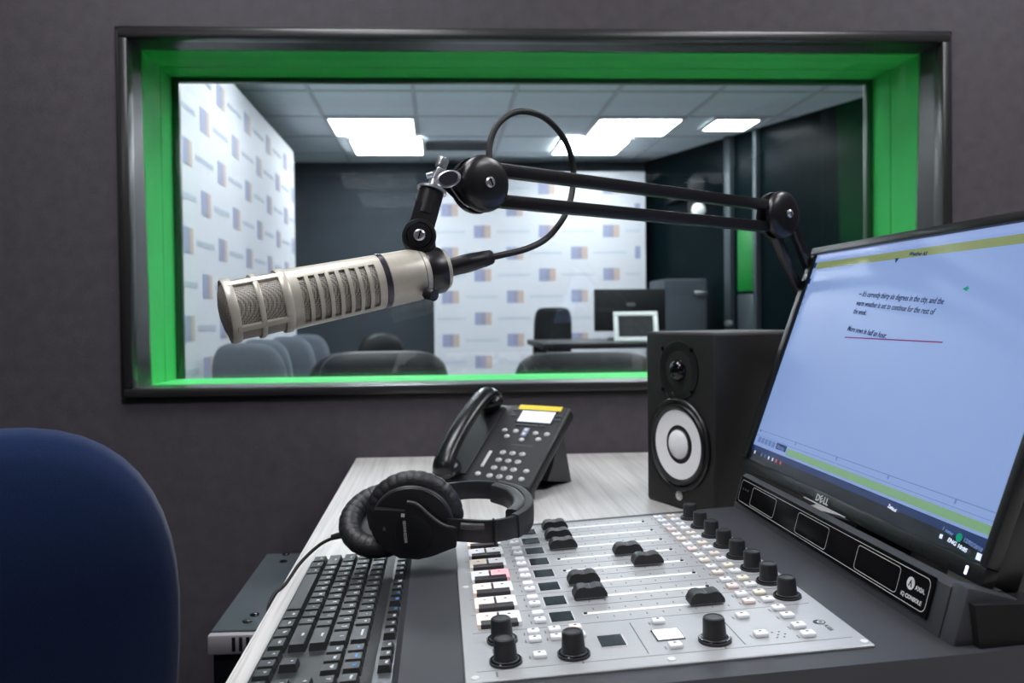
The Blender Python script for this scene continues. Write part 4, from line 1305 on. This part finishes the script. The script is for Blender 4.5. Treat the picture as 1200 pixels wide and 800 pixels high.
# microphone
mc = thing('broadcast_microphone', 'beige ribbed broadcast microphone with wire-mesh head hanging from the boom arm', 'microphone', (-.019, .822, .36))
MO = T(.019, -.822, -.36)
A0, A1 = V((-.196, .752, .3255)), V((-.002, .829, .3665))
ax = (A1 - A0).normalized()
LEN = (A1 - A0).length
MF = MO @ frame(A0, ax, (0, -.2, 1))                # local z from head to tail, local x up
def shell(q, rf, z0, z1, wins, th=.0018, na=72, nz=1):
    """tube wall with real openings: wins = [(z0, z1, a0, a1)]"""
    zs = sorted({z0, z1} | {v for w_ in wins for v in w_[:2]} | {z0 + (z1 - z0) * k / 8 for k in range(9)})
    an = sorted({round(2 * pi * k / na, 6) for k in range(na)} | {round(a % (2 * pi), 6) for w_ in wins for a in w_[2:]})
    n = len(an)
    def inside(z, a):
        for (a_, b_, c, d) in wins:
            if a_ - 1e-7 < z < b_ + 1e-7:
                aa = (a - c) % (2 * pi)
                if aa < (d - c) % (2 * pi):
                    return True
        return False
    grid = {}
    for lay, off in ((0, 0), (1, th)):
        for i, z in enumerate(zs):
            for k, a in enumerate(an):
                r = rf(z) - off
                grid[lay, i, k] = q.bm.verts.new(q.M @ V((r * math.cos(a), r * math.sin(a), z)))
    cell = {}
    for i in range(len(zs) - 1):
        for k in range(n):
            a_mid = an[k] + ((an[(k + 1) % n] - an[k]) % (2 * pi)) / 2
            cell[i, k] = not inside((zs[i] + zs[i + 1]) / 2, a_mid)
    for (i, k), on in cell.items():
        if not on:
            continue
        k2 = (k + 1) % n
        q.bm.faces.new((grid[0, i, k], grid[0, i, k2], grid[0, i + 1, k2], grid[0, i + 1, k]))
        q.bm.faces.new((grid[1, i, k], grid[1, i + 1, k], grid[1, i + 1, k2], grid[1, i, k2]))
        for (di, dk, e) in ((-1, 0, (i, k, i, k2)), (1, 0, (i + 1, k2, i + 1, k)), (0, -1, (i + 1, k, i, k)), (0, 1, (i, k2, i + 1, k2))):
            nb = (i + di, (k + dk) % n)
            if not cell.get(nb, False):
                q.bm.faces.new((grid[0, e[0], e[1]], grid[0, e[2], e[3]], grid[1, e[2], e[3]], grid[1, e[0], e[1]]))
    bmesh.ops.delete(q.bm, geom=[v for v in q.bm.verts if not v.link_faces], context='VERTS')
HR = .0292
# head basket: mesh drum, dished front grille, three rings and long bars
q = B(MF); q.lathe([(.0278, .006), (.0278, .056)], None, 56); q.build('head_mesh', 'mic_mesh', mc, 1.0)
q = B(MF); q.lathe([(0, -.0035), (.010, -.003), (.019, -.0012), (.0245, .0015), (.0272, .005)], None, 48); q.build('front_grille', 'mic_mesh', mc, 1.0)
for z, wd_, r in ((.0060, .0085, .0300), (.0300, .0050, .0302), (.0545, .0080, .0302)):
    q = B(MF); q.lathe([(r - .0028, z - wd_ / 2), (r - .0006, z - wd_ / 2), (r, z - wd_ / 2 + .001), (r, z + wd_ / 2 - .001), (r - .0006, z + wd_ / 2), (r - .0028, z + wd_ / 2), (r - .0028, z - wd_ / 2)], None, 56); q.build('head_ring', 'mic_beige', mc)
for k in range(4):
    a = math.radians(25 + 90 * k)
    q = B(MF @ RZ(a)); q.box((.0287, 0, .030), (.0034, .0060, .048), .0006, 1); q.build('head_bar', 'mic_beige', mc)
def body_r(z):
    return .0288 + (z - .058) / (.150 - .058) * (.0268 - .0288)
wins = []
for k in range(8):
    zc = .0675 + k * .0098
    for a0 in (-140, 38):
        c = math.radians(a0 if a0 > 0 else a0)
        wins.append((zc, zc + .0060, math.radians(a0) % (2 * pi), math.radians(a0 + 100) % (2 * pi)))
q = B(MF); shell(q, body_r, .058, .150, wins); q.build('slotted_body', 'mic_beige', mc, 0.5)
q = B(MF); q.lathe([(.0262, .060), (.0248, .149)], None, 48); q.build('body_mesh', 'mic_mesh', mc, 1.0)
q = B(MF); q.lathe([(.0262, .1495), (.0274, .1500), (.0274, .1550), (.0262, .1555)], None, 56); q.build('chrome_band', 'mic_band', mc)
q = B(MF); q.lathe([(.0262, .1555), (.0268, .1560), (.0262, .188), (.0250, .1945), (.0222, .2000), (.0190, .2020), (.012, .2022), (.012, .200)], None, 56); q.build('tail_body', 'mic_beige', mc)
q = B(MF); q.torus(.0253, .00045, T(0, 0, .1925), 56, 6); q.build('tail_groove', 'print_grey', mc)
# clamp around the tail with pivot block above
q = B(MF); q.lathe([(.0190, .1985), (.0232, .1990), (.0236, .2000), (.0236, .2160), (.0230, .2170), (.0190, .2175)], None, 44); q.build('clamp_collar', 'boom_black', mc)
q = B(MF); q.lathe([(0, .2160), (.0165, .2165), (.0205, .2175), (.0205, .2215), (.0185, .2225), (0, .2226)], None, 40); q.build('tail_cap', 'mic_beige', mc)
q = B(MO); q.cyl((-.012, .800, .3420), (-.004, .793, .3405), .0062, n=16, bev=.001); q.build('clamp_knob', 'boom_black', mc)
q = B(MO); q.cyl((-.018, .812, .3435), (-.010, .802, .3425), .0035, n=12); q.build('clamp_bolt', 'boom_black', mc)
PV_ = V((-.0195, .822, .400))
pn = V((.06, -1, .05)).normalized()
q = B(MO @ frame(PV_, pn, (0, 0, 1))); q.lathe([(0, -.0125), (.0145, -.0125), (.0172, -.010), (.0172, .0085), (.0160, .0115), (.0120, .0125), (0, .0125)], None, 40); q.build('pivot_drum', 'boom_black', mc)
q = B(MO @ frame(PV_, pn, (0, 0, 1))); q.torus(.0125, .0006, T(0, 0, .0122), 36, 6); q.build('pivot_ring', 'screw_dark', mc)
q = B(MO @ frame(PV_, pn, (0, 0, 1))); q.lathe([(.0058, .0125), (.0058, .0138), (.0042, .0150), (0, .0152)], None, 20); sc_ = q.build('pivot_screw', 'chrome', mc)
q = B(MO @ frame(PV_, pn, (0, 0, 1))); q.box((0, 0, .0152), (.0085, .0012, .0006), R=RZ(-.3)); q.build('screw_slot', 'screw_dark', sc_, smooth=0)
q = B(MO); q.cyl((-.013, .8245, .378), (-.016, .823, .394), .012, .013, n=20); q.build('clamp_neck', 'boom_black', mc)
BT = V((-.006, .833, .448))
dd = (BT - PV_).normalized()
q = B(MO @ frame(PV_, dd, tuple(pn)))
Lb = (BT - PV_).length
q.prism([(-.0115, -.0125), (.0115, -.0125), (.0115, .0125), (-.0115, .0125)], .004, Lb * .62, bev=.004, seg=3)
q.lathe([(.0, Lb * .45), (.0128, Lb * .45), (.0128, Lb - .0015), (0, Lb - .0015)], None, 28)
q.build('swivel_block', 'boom_black', mc)
q = B(MO @ frame(PV_, dd, tuple(pn))); q.lathe([(0, Lb - .0015), (.0152, Lb - .0012), (.0152, Lb + .0012), (.0135, Lb + .0020), (.006, Lb + .0022), (.0055, Lb + .011), (0, Lb + .011)], None, 32); q.build('mount_washer', 'chrome', mc)

# connector and cable looping up to the arm
xl = thing('microphone_cable', 'black microphone cable looping from the connector up over the boom arm', 'cable', (.003, .831, .372))
XO = T(-.003, -.831, -.372)
C0 = A0 + ax * .2235
C1 = V((.0565, .849, .3815))
cd = (C1 - C0).normalized()
q = B(XO @ frame(C0, cd, (0, 0, 1))); Lc = (C1 - C0).length
q.lathe([(0, 0), (.0092, .0), (.0094, .004), (.0094, .016), (.0098, .018), (.0096, .030), (.0088, .038), (.0086, .0405)], None, 28); q.build('connector_barrel', 'black_satin', xl)
q = B(XO @ frame(C0, cd, (0, 0, 1))); q.lathe([(.0086, .0405), (.0084, .044), (.0070, Lc - .001), (.0036, Lc)], None, 24); q.build('connector_boot', 'rubber', xl)
for k in range(3):
    q = B(XO @ frame(C0, cd, (0, 0, 1))); q.torus(.0080 - k * .0003, .0005, T(0, 0, .044 + k * .003), 24, 5); q.build('boot_rib', 'rubber', xl)
q = B(XO); q.tube([C1 - cd * .002, (.068, .855, .384), (.098, .88, .393), (.127, .92, .411), (.153, .96, .445), (.164, .98, .489), (.154, .97, .525), (.127, .95, .549), (.094, .92, .550), (.069, .90, .533), (.057, .89, .506), (.059, .885, .480), (.075, .893, .466)], .0036, 10, 8); q.build('cable_run', 'rubber', xl, 1.2)
